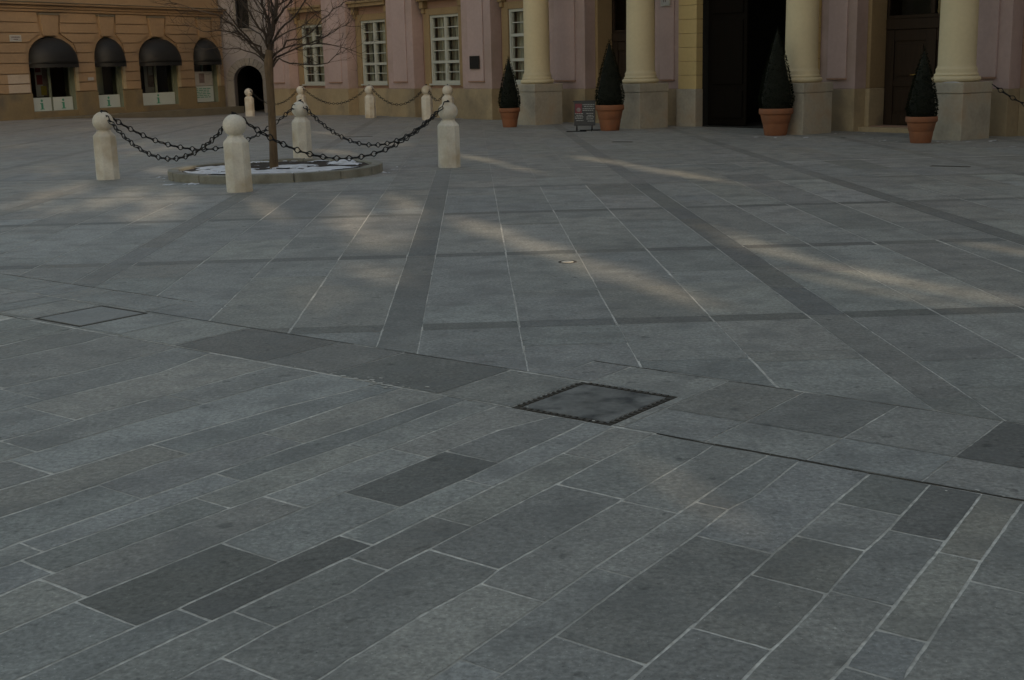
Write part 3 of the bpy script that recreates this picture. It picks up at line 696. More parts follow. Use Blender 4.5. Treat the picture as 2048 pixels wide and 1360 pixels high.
# side doors
def palace_door(a, b):
    d = RB - .55; o = MB()
    o.box(pf, a + .05, b - .05, d - .1, d, .10, 2.12); o.box(pf, a + .05, b - .05, d - .1, d + .07, 2.122, 2.34)
    o.box(pf, a + .05, b - .05, d - .1, d + .02, 2.342, 2.42)
    for x0, x1 in ((a + .05, a + .30), ((a + b) / 2 - .12, (a + b) / 2 + .12), (b - .30, b - .05)): o.box(pf, x0, x1, d - .08, d + .045, .101, 2.12)
    for x0, x1 in ((a + .30, (a + b) / 2 - .12), ((a + b) / 2 + .12, b - .30)):
        for z0, z1 in ((.101, .32), (.92, 1.06), (1.88, 2.12)): o.box(pf, x0, x1, d - .08, d + .03, z0, z1)
        for z0, z1 in ((.40, .84), (1.14, 1.80)): o.box(pf, x0 + .08, x1 - .08, d - .08, d + .022, z0, z1)
    for x0, x1 in ((a + .05, a + .14), ((a + b) / 2 - .05, (a + b) / 2 + .05), (b - .14, b - .05)): o.box(pf, x0, x1, d - .08, d + .03, 2.42, 4.5)
    ob = bevel(o.build('door', 'doorwood', pal), .012, 2)
    g = MB(); g.poly([pf(a + .05, d - .03, 2.42), pf(b - .05, d - .03, 2.42), pf(b - .05, d - .03, 4.5), pf(a + .05, d - .03, 4.5)]); g.build('transom_pane', 'glass', ob, recalc=False)
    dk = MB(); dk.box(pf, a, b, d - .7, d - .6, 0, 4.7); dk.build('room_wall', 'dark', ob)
    h = MB(); x = (a + b) / 2 - .06; h.tube([pf(x - .38, d + .10, 1.17), pf(x - .26, d + .10, 1.17)], .012, 8); h.box(pf, x - .28, x - .25, d + .0, d + .10, 1.155, 1.185); h.build('handle', 'brass', ob)
    return ob
for a, b in DOORS:
    do = palace_door(a, b); mb = MB()
    for x0, x1 in ((a - .001, a + .10), (b - .10, b + .001)): mb.box(pf, x0, x1, RB - .50, RB + .03, .90, 4.6)
    mb.box(pf, a + .10, b - .10, RB - .50, RB + .025, 4.45, 4.6)
    bevel(mb.build('surround', 'tan', do), .012, 2)
    mb = MB()
    for x0, x1 in ((a - .01, a + .12), (b - .12, b + .01)): mb.box(pf, x0, x1, RB - .48, RB + .05, -.05, .897)
    mb.box(pf, a, b, RB - .7, RB + .25, -.05, .085)
    bevel(mb.build('step', 'plinth', do), .012, 2)
# portal with its yellow jambs and dark passage
for x0, x1 in ((-22.67, PORT[0]), (PORT[1], -18.40)):
    mb = MB()
    for k in range(12): mb.box(pf, x0 + .001, x1 - .001, -.12, .10, .90 + k * .33, .90 + k * .33 + .324)
    jb = bevel(mb.build('portal_jamb', 'jamb', pal), .006, 1)
    mb = MB(); mb.box(pf, x0 - .03, x1 + .02, -.12, .14, -.05, .898); bevel(mb.build('plinth', 'pedestal', jb), .015, 2)
d = -.22
for x0, x1 in ((PORT[0] + .01, PORT[0] + 1.25), (PORT[1] - .42, PORT[1] - .01)):
    mb = MB(); mb.box(pf, x0, x1, d - .16, d - .08, .03, 5.6)
    for z0, z1 in ((.2, .85), (1.0, 2.5), (2.65, 4.2)): mb.box(pf, x0 + .15, x1 - .10, d - .078, d - .045, z0, z1)
    bevel(mb.build('gate_leaf', 'wood', pal), .012, 2)
mb = MB(); a, b = PORT
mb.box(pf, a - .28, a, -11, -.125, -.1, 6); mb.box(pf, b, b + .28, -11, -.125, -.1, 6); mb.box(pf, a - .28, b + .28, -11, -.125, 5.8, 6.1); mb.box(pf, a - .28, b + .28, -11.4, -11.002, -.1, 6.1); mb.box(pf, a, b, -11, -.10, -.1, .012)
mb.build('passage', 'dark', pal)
# columns on pedestals, carrying the balcony
for s in (-26.98, -22.97, -18.02, -14.28):
    dc = 1.08; p = pf(s, dc, 0)
    mb = MB(); rc = .345; prof = [(rc + .03, 1.31), (rc + .012, 1.34), (rc, 1.38)]
    for k in range(1, 13): prof.append((rc * (1 - .14 * (k / 12) ** 1.6), 1.38 + 5.0 * k / 12))
    prof += [(.34, 6.40), (.40, 6.52), (.40, 6.6)]
    mb.lathe(p.x, p.y, prof, 40); col = mb.build('column', 'column', pal)
    mb = MB(); pr = [(.40, 1.065)]
    for k in range(0, 9): a = -math.pi / 2 + math.pi * k / 8; pr.append((.395 + .055 * math.cos(a), 1.125 + .055 * math.sin(a)))
    pr += [(.405, 1.185), (.405, 1.215), (.385, 1.225), (.375, 1.25), (.38, 1.30), (.377, 1.309)]
    mb.lathe(p.x, p.y, pr, 40); mb.build('base', 'column', col)
    mb = MB(); h = .47
    mb.box(pf, s - h, s + h, dc - h, dc + h, -.05, .86); mb.box(pf, s - h - .012, s + h + .012, dc - h - .012, dc + h + .012, .863, 1.064)
    bevel(mb.build('pedestal', 'pedestal', col), .014, 2)
mb = MB(); mb.box(pf, -28.2, -13.2, .07, 1.7, 6.6, 6.95); mb.box(pf, -28.3, -13.1, .07, 1.8, 6.952, 7.1); bevel(mb.build('balcony', 'column', pal), .02, 2)
# things fixed to the palace
ob = MB(); ob.box(pf, -31.45, -30.98, .052, .085, 1.48, 1.86); ob.box(pf, -31.43, -31.0, .085, .09, 1.50, 1.84, 1); ob = bevel(ob.build('wall_plaque', ['plaque', 'iron']), .004, 1); tag(ob, 'dark bronze memorial plaque on the pink pier beside the last window', 'plaque')
q0 = onplane(1332, 5, pf(0, .055, 0), N_); s0 = q0.dot(E_); mb = MB(); mb.box(pf, s0 - .17, s0 + .15, .052, .075, q0.z - .08, q0.z + .22); mb.box(pf, s0 - .15, s0 + .13, .075, .079, q0.z - .06, q0.z + .20, 1)
for k in range(2): mb.box(pf, s0 - .08 + .07 * k, s0 - .05 + .07 * k, .079, .081, q0.z + .01, q0.z + .15, 2)
tag(mb.build('house_number', ['white', 'poster', 'posterfig']), 'small pale number plate high on the pink pier left of the portal', 'sign')
chain(tuple(pf(-13.79, .62, 1.0)), top(offb), .62, 'black chain sagging from the rightmost pedestal out of the picture', G2, True)
ob = MB(); p = pf(-14.28, 1.08, 0)

# snow left on the pedestal ledge
mb = MB(); V = []; F = []; n = 14
for k in range(n + 1):
    x = -14.28 + .02 + .38 * k / n; w = .045 * math.sin(math.pi * k / n) + .004
    for dd, z in ((1.08 + .470 - .005, 1.066), (1.08 + .470 - w, 1.066 + .018 * math.sin(math.pi * k / n)), (1.08 + .43 - w, 1.066)): V.append(pf(x, dd, z))
for k in range(n):
    for q in range(2): F.append((k * 3 + q, k * 3 + 3 + q, k * 3 + 4 + q, k * 3 + 1 + q))
mb.mesh(V, F, 0, True); ob = mb.build('snow', 'snow'); ob['kind'] = 'stuff'; ob['label'] = 'thin line of snow on the rightmost pedestal'

# ------------------------------------------------------------------ potted topiaries and notice board
def topiary(px, py, dia, hp, hh, label, bulge=1.0):
    a = gp(px, py); dn = Vector((a.x, a.y, 0)).normalized(); c = a + dn * dia * .36; r = dia / 2
    t = thing('potted_topiary', label, 'potted plant', (c.x, c.y, 0), 'clipped cone topiaries by the portico')
    mb = MB(); mb.lathe(0, 0, [(r * .62, 0), (r * .66, .02), (r * .76, hp * .42), (r * .765, hp * .44), (r * .79, hp * .455), (r * .90, hp * .76), (r * .90, hp * .775), (r * .97, hp * .79), (r * 1.0, hp * .83), (r * 1.0, hp * .97), (r * .98, hp), (r * .88, hp), (r * .85, hp * .9)], 36)
    mb.build('pot', 'terra', t)
    mb = MB(); mb.lathe(0, 0, [(.001, hp * .93), (r * .86, hp * .92)], 24, cap=False); mb.build('soil', 'soil', t)
    RB_ = r * 1.08 * bulge
    def rad(z):
        u = z / hh
        return RB_ * (.82 + .18 * smooth(0, .14, u)) * max(0, (1 - u)) ** .86 * (1 + .10 * math.sin(u * 3.1)) + .006
    mb = MB(); core = [(max(.004, rad(hh * k / 16) * .86), hp * .97 + hh * k / 16 * .97) for k in range(17)]; mb.lathe(0, 0, core, 20, 1)
    n = int(4200 * hh / 1.4)
    for k in range(n):
        u = 1 - math.sqrt(random.random()) * .999; z = u * hh; ang = random.random() * 6.2832
        lump = 1 + .045 * mn.noise(Vector((math.cos(ang) * 2.2, math.sin(ang) * 2.2, z * 5 + px)))
        rr = rad(z) * lump * random.uniform(.90, 1.03); P = Vector((rr * math.cos(ang), rr * math.sin(ang), hp * .97 + z))
        od = (Vector((math.cos(ang), math.sin(ang), .55)) + rnd() * .45).normalized(); sdv = od.cross(rnd()).normalized(); l = random.uniform(.018, .036); w = l * .34
        mb.poly([P - sdv * w, P + od * l * .5 - sdv * w * .8, P + od * l, P + od * l * .5 + sdv * w * .8, P + sdv * w][:4] if random.random() < .5 else [P - sdv * w, P + od * l, P + sdv * w], 0)
    for k in range(5):
        P = Vector((0, 0, hp * .97 + hh * .97)); mb.tube([P, P + Vector((random.gauss(0, .015), random.gauss(0, .015), random.uniform(.04, .10)))], [.006, .003], 4, 0)
    mb.build('foliage', ['leaf', 'leafcore'], t, recalc=False)
topiary(1020, 255, .55, .49, 1.30, 'small cone topiary in terracotta pot before the leftmost column')
topiary(1220, 262, .68, .60, 1.50, 'cone topiary in terracotta pot beside the notice board')
topiary(1551, 272, .71, .56, 1.66, 'largest cone topiary in terracotta pot at the dark portal')
topiary(1841, 287, .57, .48, 1.22, 'slim cone topiary in terracotta pot before the right wooden door', .96)
# notice board
a = gp(1170, 262); nb = thing('notice_board', 'small black folding notice board with red square and white lines on two floor bars', 'notice board', (a.x, a.y, 0))
ex = Vector((1, -.12, 0)).normalized(); ny = Vector((ex.y, -ex.x, 0)); bf = lambda s, d, z: ex * s + ny * d + Vector((0, 0, z))
def tilt(s, d, z): return bf(s, d + .10 * (0.62 - z) * 0 + .12 - .22 * z, z)
mb = MB(); mb.box(tilt, -.25, .25, -.012, .012, .13, .68); mb.box(tilt, -.28, .28, -.02, .02, .682, .71)
bevel(mb.build('board', 'board', nb), .004, 1)
mb = MB(); mb.box(tilt, -.225, -.07, .0135, .017, .42, .64); mb.build('red_square', 'red', nb)
mb = MB(); mb.lathe(0, 0, [(.001, 0), (.05, 0)], 16, cap=False); V = [tilt(-.145 + v.x, .0185, .50 + v.y) for v in mb.v]; mb.v = V; mb.build('emblem', 'posterfig', nb)
mb = MB()
for x0, x1, zz in ((-.05, .23, (.615, .575, .525, .485)), (.04, .22, (.41, .365, .33, .285, .235)), (-.23, -.03, (.41, .37, .335, .30, .25))):
    for k, z in enumerate(zz):
        x = x0 + (.03 if k % 3 == 1 else 0)
        while x < x1 - .02:
            l = random.uniform(.02, .06); mb.box(tilt, x, min(x1 - (.02 if k % 2 else 0), x + l), .0135, .016, z - .008, z + .009); x += l + .010
le = mb.build('lettering', 'chalk', nb)
mb = MB()
for s in (-.19, .17):
    mb.tube([bf(s, -.12, .012), bf(s, .0, .14), bf(s, -.02, .60)], .010, 6); mb.tube([bf(s, .30, .012), bf(s, .09, .14)], .010, 6)
mb.tube([bf(-.42, .30, .012), bf(.05, .30, .012)], .012, 6); mb.tube([bf(-.13, -.12, .012), bf(.36, -.12, .012)], .012, 6)
mb.build('stand', 'iron', nb)

# ------------------------------------------------------------------ ochre corner building with the four awnings
al = math.radians(28.2); EL = Vector((math.sin(al), math.cos(al), 0)); NL = Vector((EL.y, -EL.x, 0)); OL = Vector((-18.84, 47.82, 0)); lf = frame(OL, EL, NL)
shop = thing('ochre_building', 'ochre rusticated building with four arched shopfronts under black dome awnings', 'building')
OPEN = [(1.62, 3.80, 3.06), (4.95, 6.35, 3.06), (7.42, 9.62, 3.06), (10.76, 12.22, 3.04)]
LE, RE = -14.0, 12.62
mb = MB()
holes = [arch(a, b, .24, min(2.25, zc - .45), zc, 14) for a, b, zc in OPEN] + [rect(a - .1, b + .1, 5.3, 7.6) for a, b, zc in OPEN]
holed_wall(lf, [(LE, -.6), (RE, -.6), (RE, 11), (LE, 11)], holes, -.55, 0, mb, 0, 1)
mb.box(lf, LE, LE + .4, -10, -.55, -.6, 11); mb.box(lf, RE - .4, RE, -10, -.55, -.6, 11); mb.box(lf, LE + .4, RE - .4, -10, -9.6, -.6, 11)
mb.build('wall', ['orange', 'greenpaint'], shop); mb = MB(); mb.box(lf, LE - .3, RE + .3, -10.3, .5, 11.002, 11.3); mb.build('roof', 'stepstone', shop)
# rusticated courses: blocks proud of the wall, with open grooves between
GR = [.95, 1.30, 1.67, 2.06, 2.44, 2.82, 3.19, 3.57, 3.96]
mb = MB(); pale = MB()
def edges_at(z):          # spans of wall between the openings at height z, clear of the voussoir fans
    cutsx = []
    for a, b, zc in OPEN:
        m = (a + b) / 2; h = (b - a) / 2; zs = min(2.25, zc - .45)
        if z < zs: w = h + .12
        elif z < zc + .05: w = h * math.sqrt(max(0, 1 - ((z - zs) / (zc + .1 - zs)) ** 2)) + .20 + .16 * (z - zs)
        else: w = .50 + .10 * (z - zc)
        cutsx.append((m - w, m + w))
    sp = []; x = LE
    for a, b in cutsx: sp.append((x, a)); x = b
    sp.append((x, RE)); return sp
for z0, z1 in zip(GR[:-1], GR[1:]):
    lo, hi = edges_at(z0 + .03), edges_at(z1 - .03)
    for (a0, b0), (a1, b1) in zip(lo, hi):
        if b0 - a0 < .05 and b1 - a1 < .05: continue
        za, zb, dd = z0 + .015, z1 - .015, .075
        P = [lf(a0, .002, za), lf(b0, .002, za), lf(b1, .002, zb), lf(a1, .002, zb), lf(a0, dd, za), lf(b0, dd, za), lf(b1, dd, zb), lf(a1, dd, zb)]
        mb.mesh(P, [(3, 2, 1, 0), (4, 5, 6, 7), (0, 1, 5, 4), (1, 2, 6, 5), (2, 3, 7, 6), (3, 0, 4, 7)], 0)
for a, b, zc in OPEN:      # keystones with dark caps
    m = (a + b) / 2; w0, w1 = (.34, .46) if b - a > 1.8 else (.30, .42)
    P = [lf(m - w0, .002, zc + .03), lf(m + w0, .002, zc + .03), lf(m + w1, .002, 3.86), lf(m - w1, .002, 3.86), lf(m - w0, .10, zc + .03), lf(m + w0, .10, zc + .03), lf(m + w1, .14, 3.86), lf(m - w1, .14, 3.86)]
    mb.mesh(P, [(3, 2, 1, 0), (4, 5, 6, 7), (0, 1, 5, 4), (1, 2, 6, 5), (2, 3, 7, 6), (3, 0, 4, 7)], 0)
    mb.box(lf, m - w1 - .03, m + w1 + .03, .002, .17, 3.862, 3.93, 1)
bevel(mb.build('rustication', ['orange', 'stepstone'], shop), .004, 1)
mb = MB(); mb.box(lf, LE - .1, RE + .05, .002, .10, 3.975, 4.08); mb.box(lf, LE - .15, RE + .12, .002, .16, 4.082, 4.22); mb.box(lf, LE - .2, RE + .2, .002, .30, 4.222, 4.30); mb.box(lf, LE - .2, RE + .22, .002, .34, 4.302, 4.33, 1)
bevel(mb.build('cornice', ['orange', 'stepstone'], shop), .015, 2)
mb = MB()
px = LE
for a, b, zc in OPEN: mb.box(lf, px, a - .002, .002, .06, -.6, .93); px = b + .002
mb.box(lf, px, RE + .02, .002, .06, -.6, .93)
for a, b, zc in OPEN: mb.box(lf, a - .002, b + .002, .002, .05, -.6, .235)
bevel(mb.build('plinth', 'orangeplinth', shop), .015, 1)
mb = MB(); mb.box(lf, 1.5, RE + .6, .062, .62, -.6, .0); bevel(mb.build('step', 'stepstone', shop), .02, 2)
mb = MB()
for z0, z1 in ((.97, 1.28), (1.32, 1.65)): mb.box(lf, .49, 1.50, .076, .081, z0, z1)
mb.build('whitewash_patch', 'patch', shop)
# upper windows just above the cornice
mb = MB(); mg = MB()
for a, b, zc in OPEN:
    mb.box(lf, a - .1, a + .02, -.3, -.1, 5.3, 7.6); mb.box(lf, b - .02, b + .1, -.3, -.1, 5.3, 7.6); mb.box(lf, (a + b) / 2 - .05, (a + b) / 2 + .05, -.3, -.1, 5.3, 7.6); mg.box(lf, a - .1, b + .1, -.26, -.25, 5.3, 7.6)
wf = mb.build('upper_window', 'white', shop); mg.build('pane', 'plaque', wf)
for i, (a, b, zc) in enumerate(OPEN):
    m = (a + b) / 2; d = -.22; fr_ = MB(); zt = 2.3
    for x in ([a, b - .08] + ([m - .03] if i != 1 else [])): fr_.box(lf, x, x + .08, d - .05, d + .03, .245, zt)
    fr_.box(lf, a + .08, b - .08, d - .05, d + .028, zt - .1, zt)
    w = fr_.build('shop_window', 'greenpaint', shop)
    mb = MB(); mb.poly([lf(a + .01, d - .03, .25), lf(b - .01, d - .03, .25), lf(b - .01, d - .03, 2.29), lf(a + .01, d - .03, 2.29)]); mb.build('pane', 'glass', w, recalc=False)
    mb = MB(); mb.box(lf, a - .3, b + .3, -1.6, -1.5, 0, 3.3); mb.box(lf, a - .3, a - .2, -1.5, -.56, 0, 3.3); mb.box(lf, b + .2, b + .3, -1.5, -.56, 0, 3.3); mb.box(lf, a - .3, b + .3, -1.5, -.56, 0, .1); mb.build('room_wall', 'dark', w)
    mb = MB(); mb.box(lf, b + .004, b + .16, .003, .079, .96, 2.04); mb.build('pale_reveal', 'palereveal', w)
    # boards with the letter i
    def board(x0, x1, letter=True):
        mb = MB(); mb.box(lf, x0, x1, d + .035, d + .07, .25, .76)
        if letter:
            c = (x0 + x1) / 2; y = d + .07
            mb.box(lf, c - .045, c + .055, y, y + .004, .34, .56, 1); mb.box(lf, c - .085, c - .045, y, y + .004, .52, .56, 1); mb.box(lf, c - .10, c + .11, y, y + .004, .31, .339, 1)
            V = []; 
            for k in range(14): V.append(lf(c + .055 * math.cos(k * math.pi / 7), y + .004, .645 + .05 * math.sin(k * math.pi / 7)))
            mb.poly(V, 1)
        mb.build('letter_board', ['panel', 'green'], w, recalc=False)
    mb = MB()
    if i == 0:
        board(a + .10, m - .06); board(m + .06, b - .06)
        mb.box(lf, a + .50, a + .85, d - .10, d - .09, .80, 2.1, 0); mb.box(lf, a + .85, a + 1.18, d - .10, d - .09, .80, 2.1, 1)
        mb.box(lf, a + .52, a + .80, d - .088, d - .084, 1.72, 2.02, 2); mb.box(lf, a + .56, a + .84, d - .088, d - .084, 1.25, 1.62, 2); mb.box(lf, a + .72, a + 1.0, d - .082, d - .079, .85, 1.2, 3)
        mb.box(lf, a + .07, a + .25, d - .1, d - .09, .8, 2.1, 0)
    elif i == 1:
        board(a + .08, b - .06); mb.box(lf, a + .1, a + .65, d - .10, d - .09, .80, 2.1, 4)
    elif i == 2:
        board(a + .08, b - .06); mb.box(lf, a + .55, a + 1.30, d - .10, d - .09, .78, 2.15, 0); mb.box(lf, a + .72, a + 1.15, d - .088, d - .085, 1.0, 1.95, 1); mb.box(lf, a + .80, a + 1.05, d - .083, d - .08, 1.5, 1.85, 0)
    else:
        mb.box(lf, a + .06, b - .12, d + .034, d + .05, .98, 1.60, 0); mb.box(lf, a + .45, a + .80, d + .051, d + .054, 1.10, 1.52, 1)
        mb.box(lf, a + .06, b - .12, d + .034, d + .052, .26, .96, 5)
        for k in range(6):
            x = a + .16
            while x < b - .40: l = random.uniform(.10, .28); mb.box(lf, x, min(b - .22, x + l), d + .053, d + .056, .83 - k * .075, .865 - k * .075, 6); x += l + .05
    mb.build('poster', ['poster', 'posterfig', 'red', 'yellow', 'greenpaint', 'panel', 'green'], w)
    # quarter-dome awning with ribs and a hanging valance
    mb = MB(); h = (b - a) / 2 + .02; zb = 2.02; zt_ = zc - .02; dep = .78 if h > .9 else .66; nu, nv = 22, 12; V = []; F = []
    for j in range(nv + 1):
        ph = math.pi / 2 * j / nv          # 0 at the rim, 90 degrees at the wall crown
        for k in range(nu + 1):
            th = math.pi * k / nu
            rib = 1 - .035 * (k % 2)
            V.append(lf(m - h * math.cos(th) * (math.cos(ph) ** .0 if 0 else 1) * (1 - .0 * j), .01 + dep * math.sin(th) ** .8 * math.cos(ph) * rib if j < nv else .01, zb + (zt_ - zb) * (math.sin(ph) * (max(0, math.sin(th)) ** .75)) * rib))
    for j in range(nv):
        for k in range(nu): F.append((j * (nu + 1) + k, j * (nu + 1) + k + 1, (j + 1) * (nu + 1) + k + 1, (j + 1) * (nu + 1) + k))
    mb.mesh(V, F, 0, True)
    for k in range(nu):
        t0, t1 = math.pi * k / nu, math.pi * (k + 1) / nu; f0, f1 = [(m - h * math.cos(q), .01 + dep * math.sin(q) ** .8) for q in (t0, t1)]
        mb.poly([lf(f0[0], f0[1], zb - .13 - .015 * (k % 2)), lf(f1[0], f1[1], zb - .13 - .015 * ((k + 1) % 2)), lf(f1[0], f1[1], zb), lf(f0[0], f0[1], zb)])
    aw = mb.build('awning', 'awning', shop, recalc=False); so = aw.modifiers.new('cloth', 'SOLIDIFY'); so.thickness = .012
mb = MB(); mb.box(lf, .76, 1.30, .077, .095, 2.86, 3.10); mb.box(lf, .78, 1.28, .095, .099, 2.88, 3.08, 1)
for z, x0, x1 in ((3.02, .84, 1.22), (2.94, .93, 1.13)):
    x = x0
    while x < x1: l = random.uniform(.03, .06); mb.box(lf, x, min(x1, x + l), .099, .102, z - .022, z + .022, 2); x += l + .012
tag(mb.build('street_sign', ['white', 'poster', 'posterfig'], None), 'small white street name plate on the ochre wall', 'sign')
mb = MB(); mb.box(lf, 4.42, 4.72, .077, .09, 1.36, 1.48); tag(mb.build('door_plate', 'poster'), 'tiny pale plate on the ochre wall between the first two awnings', 'sign')

# ------------------------------------------------------------------ grey gate house between the two
wr = lf(RE, -.3, 0); GO = Vector((wr.x - .3, wr.y + .1, 0)); ge = Vector((1, -.05, 0)).normalized(); gn = Vector((ge.y, -ge.x, 0)); gf = frame(GO, ge, gn)
def gs(px, py): p_ = onplane(px, py, GO, gn); return (p_ - GO).dot(ge), p_.z
a0, _ = gs(470, 180); a1, _ = gs(527, 180); zt = gs(497, 131)[1]; w0, zw = gs(473, 57); w1, _ = gs(500, 57)
gate = thing('gate_house', 'narrow grey rendered house with a dark arched passage between the ochre and pink buildings', 'house')
mb = MB(); holed_wall(gf, [(-1, -.6), (16.5, -.6), (16.5, 12), (-1, 12)], [arch(a0, a1, -.32, zt - (a1 - a0) / 2, zt, 14), rect(w0, w1, zw, 6.2)], -.5, 0, mb)
mb.box(gf, -1, -.6, -7, -.5, -.6, 12); mb.box(gf, 16.1, 16.5, -7, -.5, -.6, 12); mb.box(gf, -.6, 16.1, -7, -6.6, -.6, 12); mb.build('wall', 'grey', gate); mb = MB(); mb.box(gf, -1.1, 16.6, -7.2, .2, 12.002, 12.3); mb.build('roof', 'stepstone', gate)
mb = MB(); n = 13; m_ = (a0 + a1) / 2; h_a = (a1 - a0) / 2; zs = zt - h_a
for k in range(n):
    t0, t1 = math.pi * (k + .03) / n, math.pi * (k + .97) / n; Q = []
    for d in (.002, .07):
        for r, tt in ((h_a, t0), (h_a, t1), (h_a + .34, t1), (h_a + .34, t0)): Q.append(gf(m_ - r * math.cos(tt), d, zs + r * math.sin(tt)))
    mb.mesh(Q, [(3, 2, 1, 0), (4, 5, 6, 7), (0, 1, 5, 4), (1, 2, 6, 5), (2, 3, 7, 6), (3, 0, 4, 7)])
for x0, x1 in ((a0 - .34, a0 - .002), (a1 + .002, a1 + .34)): mb.box(gf, x0, x1, .002, .075, -.5, zs - .01)
bevel(mb.build('arch_surround', 'greystone', gate), .012, 1)
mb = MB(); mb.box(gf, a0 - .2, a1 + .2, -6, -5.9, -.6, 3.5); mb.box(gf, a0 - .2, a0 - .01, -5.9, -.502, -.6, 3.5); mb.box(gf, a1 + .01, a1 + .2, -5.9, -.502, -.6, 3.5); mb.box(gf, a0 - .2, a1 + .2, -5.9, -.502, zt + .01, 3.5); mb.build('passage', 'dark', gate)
mb = MB(); mb.box(gf, w0 - .08, w0 + .02, -.2, .03, zw, 6.2); mb.box(gf, w1 - .02, w1 + .08, -.2, .03, zw, 6.2); mb.box(gf, w0 - .15, w1 + .15, -.2, .10, zw - .10, zw - .002); win = mb.build('window_surround', 'greystone', gate)
mb = MB(); mb.box(gf, w0, w1, -.32, -.30, zw, 6.2); mb.build('pane', 'dark', win)

# ------------------------------------------------------------------ unseen screen wall added to shade the square, with holes for sun streaks
EL_, AZ = math.radians(12.5), math.radians(-71)
SH = Vector((math.cos(AZ), math.sin(AZ), 0)); SL = Vector((-SH.y, SH.x, 0)); D0 = 24.0
wf_ = frame(SH * D0, SL, SH)
HOLES = []
def beam(pts, width):
    """a hole shaped in the added screen so the sun draws a streak on the paving; pts are surveyed on the ground"""
    G0 = [gp(*a) for a in pts]; G = []; wv = []; ph = pts[0][0] * .13
    for a, b in zip(G0[:-1], G0[1:]):
        for k in range(4): G.append(a.lerp(b, k / 4))
    G.append(G0[-1]); n = len(G); lo, hi = [], []
    for k, q in enumerate(G):
        d = (G[min(n - 1, k + 1)] - G[max(0, k - 1)]).normalized(); s = Vector((-d.y, d.x, 0)); w = width * (.25 if k in (0, n - 1) else 1.0 + .55 * math.sin(k * 1.15 + ph)) / 2
        lo.append(q - s * w); hi.append(q + s * w)
    P = []
    for q in lo + hi[::-1]:
        tt = D0 - q.dot(SH); P.append((q.dot(SL), tt * math.tan(EL_)))
    if area2(P) < 0: P = P[::-1]
    HOLES.append(P)
for pts, w in (
    ([(1150, 312), (1230, 326), (1340, 346), (1470, 368)], 0.30),
    ([(900, 432), (985, 465), (1060, 490), (1150, 522), (1260, 560), (1420, 612)], 0.36),
    ([(1420, 450), (1500, 492), (1640, 530), (1800, 566), (1960, 592), (2100, 612)], 0.26),
    ([(1560, 540), (1680, 568), (1790, 590), (1930, 612)], 0.16),
    ([(1900, 483), (2000, 497), (2120, 520)], 0.22),
    ([(690, 395), (700, 430), (725, 470), (760, 498)], 0.43),
    ([(790, 392), (815, 420), (800, 460), (780, 490)], 0.28),
    ([(690, 535), (750, 545), (790, 562)], 0.38),
    ([(660, 575), (630, 592), (605, 612)], 0.28),
    ([(0, 418), (70, 402), (140, 378), (170, 366)], 0.50),
    ([(150, 420), (205, 408), (245, 390), (285, 374)], 0.60),
    ([(280, 445), (310, 425), (330, 400), (350, 380)], 0.53),
    ([(60, 432), (90, 424), (130, 425)], 0.50),
    ([(50, 338), (85, 334), (118, 332)], 0.45),
    ([(60, 350), (100, 346), (140, 343)], 0.45),
    ([(296, 336), (320, 341), (350, 346), (385, 350)], 0.50),
    ([(240, 296), (290, 287), (340, 280)], 0.38),
    ([(240, 310), (290, 303), (360, 292)], 0.38),
    ([(105, 263), (140, 260), (190, 257)], 0.44),
    ([(245, 264), (290, 261), (330, 259)], 0.44),
    ([(620, 264), (650, 266), (690, 271)], 0.38),
    ([(740, 286), (780, 286), (810, 290)], 0.38),
    ([(905, 308), (970, 320), (1070, 345)], 0.23),
    ([(600, 300), (640, 300), (720, 312)], 0.35),
    ([(0, 295), (40, 291), (80, 288)], 0.38),
    ([(1300, 945), (1370, 985), (1450, 1045)], 0.11),
    ([(500, 395), (535, 420), (560, 445)], 0.22)):
    beam(pts, w)
scr = thing('sun_screen', 'unseen pale screen wall added behind the viewer, with holes that cast sun streaks', 'house')
def inside(P, x, z):
    c = False
    for i in range(len(P)):
        (x0, z0), (x1, z1) = P[i - 1], P[i]
        if (z0 > z) != (z1 > z) and x < (x1 - x0) * (z - z0) / (z1 - z0) + x0: c = not c
    return c
mb = MB(); BX = [(min(p[0] for p in P), max(p[0] for p in P), min(p[1] for p in P), max(p[1] for p in P)) for P in HOLES]
zlo, zhi = min(b[2] for b in BX) - .1, max(b[3] for b in BX) + .1; xlo, xhi = min(b[0] for b in BX) - .2, max(b[1] for b in BX) + .2
NZ = int((zhi - zlo) / .035); rows = []
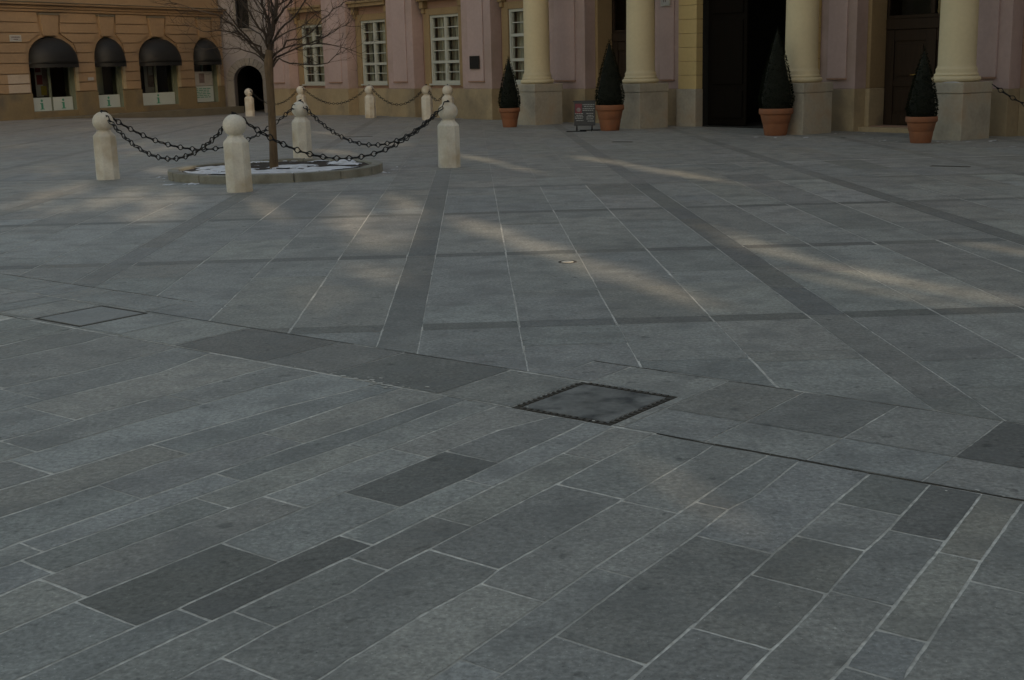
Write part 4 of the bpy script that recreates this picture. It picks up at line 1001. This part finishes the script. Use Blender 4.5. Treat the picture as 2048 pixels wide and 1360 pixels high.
for j in range(NZ):
    z0, z1 = zlo + (zhi - zlo) * j / NZ, zlo + (zhi - zlo) * (j + 1) / NZ; zc = (z0 + z1) / 2
    act = [P for P, b in zip(HOLES, BX) if b[2] < zc < b[3]]; st = -36.0; op = False; x = xlo
    while x < xhi:
        o = any(inside(P, x, zc) for P in act)
        if o and not op: rows.append((st, x, z0, z1)); op = True
        if not o and op: st = x; op = False
        x += .04
    if not op: rows.append((st, 50, z0, z1))
for x0, x1, z0, z1 in rows + [(-36, 50, -.1, zlo), (-36, 50, zhi, 26)]:
    for d in (-.1, .1): mb.poly([wf_(x0, d, z0), wf_(x1, d, z0), wf_(x1, d, z1), wf_(x0, d, z1)])
mb.build('wall', 'screenwall', scr, recalc=False)  # thin added sheets, left open wherever a sun streak should fall

# ------------------------------------------------------------------ light, sky, camera
sun = bpy.data.lights.new('sun', 'SUN'); sun.energy = 2.6; sun.angle = math.radians(.42); sun.color = (1, .96, .89)
so = bpy.data.objects.new('sun', sun); C.objects.link(so)
sdir = SH * math.cos(EL_) + Vector((0, 0, math.sin(EL_))); so.rotation_euler = sdir.to_track_quat('Z', 'Y').to_euler(); so.location = (20, -40, 30)
w = bpy.data.worlds.new('World'); sc.world = w; w.use_nodes = True; t = w.node_tree
bg = t.nodes['Background']; sky = t.nodes.new('ShaderNodeTexSky'); sky.sky_type = 'NISHITA'; sky.sun_disc = False
sky.sun_elevation = EL_; sky.sun_rotation = math.atan2(SH.x, SH.y); sky.air_density = 1.0; sky.dust_density = 1.2; sky.ozone_density = .8
t.links.new(sky.outputs[0], bg.inputs[0]); bg.inputs[1].default_value = .15
cam = bpy.data.cameras.new('camera'); co = bpy.data.objects.new('camera', cam); C.objects.link(co); sc.camera = co
cam.sensor_fit = 'HORIZONTAL'; cam.sensor_width = 36; cam.lens = 36 * FPX / 2048; cam.clip_end = 600; cam.clip_start = .05
bk = -FW
co.matrix_world = Matrix(((RT.x, UP.x, bk.x, 0), (RT.y, UP.y, bk.y, 0), (RT.z, UP.z, bk.z, EYE), (0, 0, 0, 1)))
sc.view_settings.view_transform = 'Standard'; sc.view_settings.look = 'None'; sc.view_settings.exposure = 0.88; sc.view_settings.gamma = 1
sc.view_settings.use_curve_mapping = False
sc.view_settings.use_white_balance = True; sc.view_settings.white_balance_temperature = 9300; sc.view_settings.white_balance_tint = 12
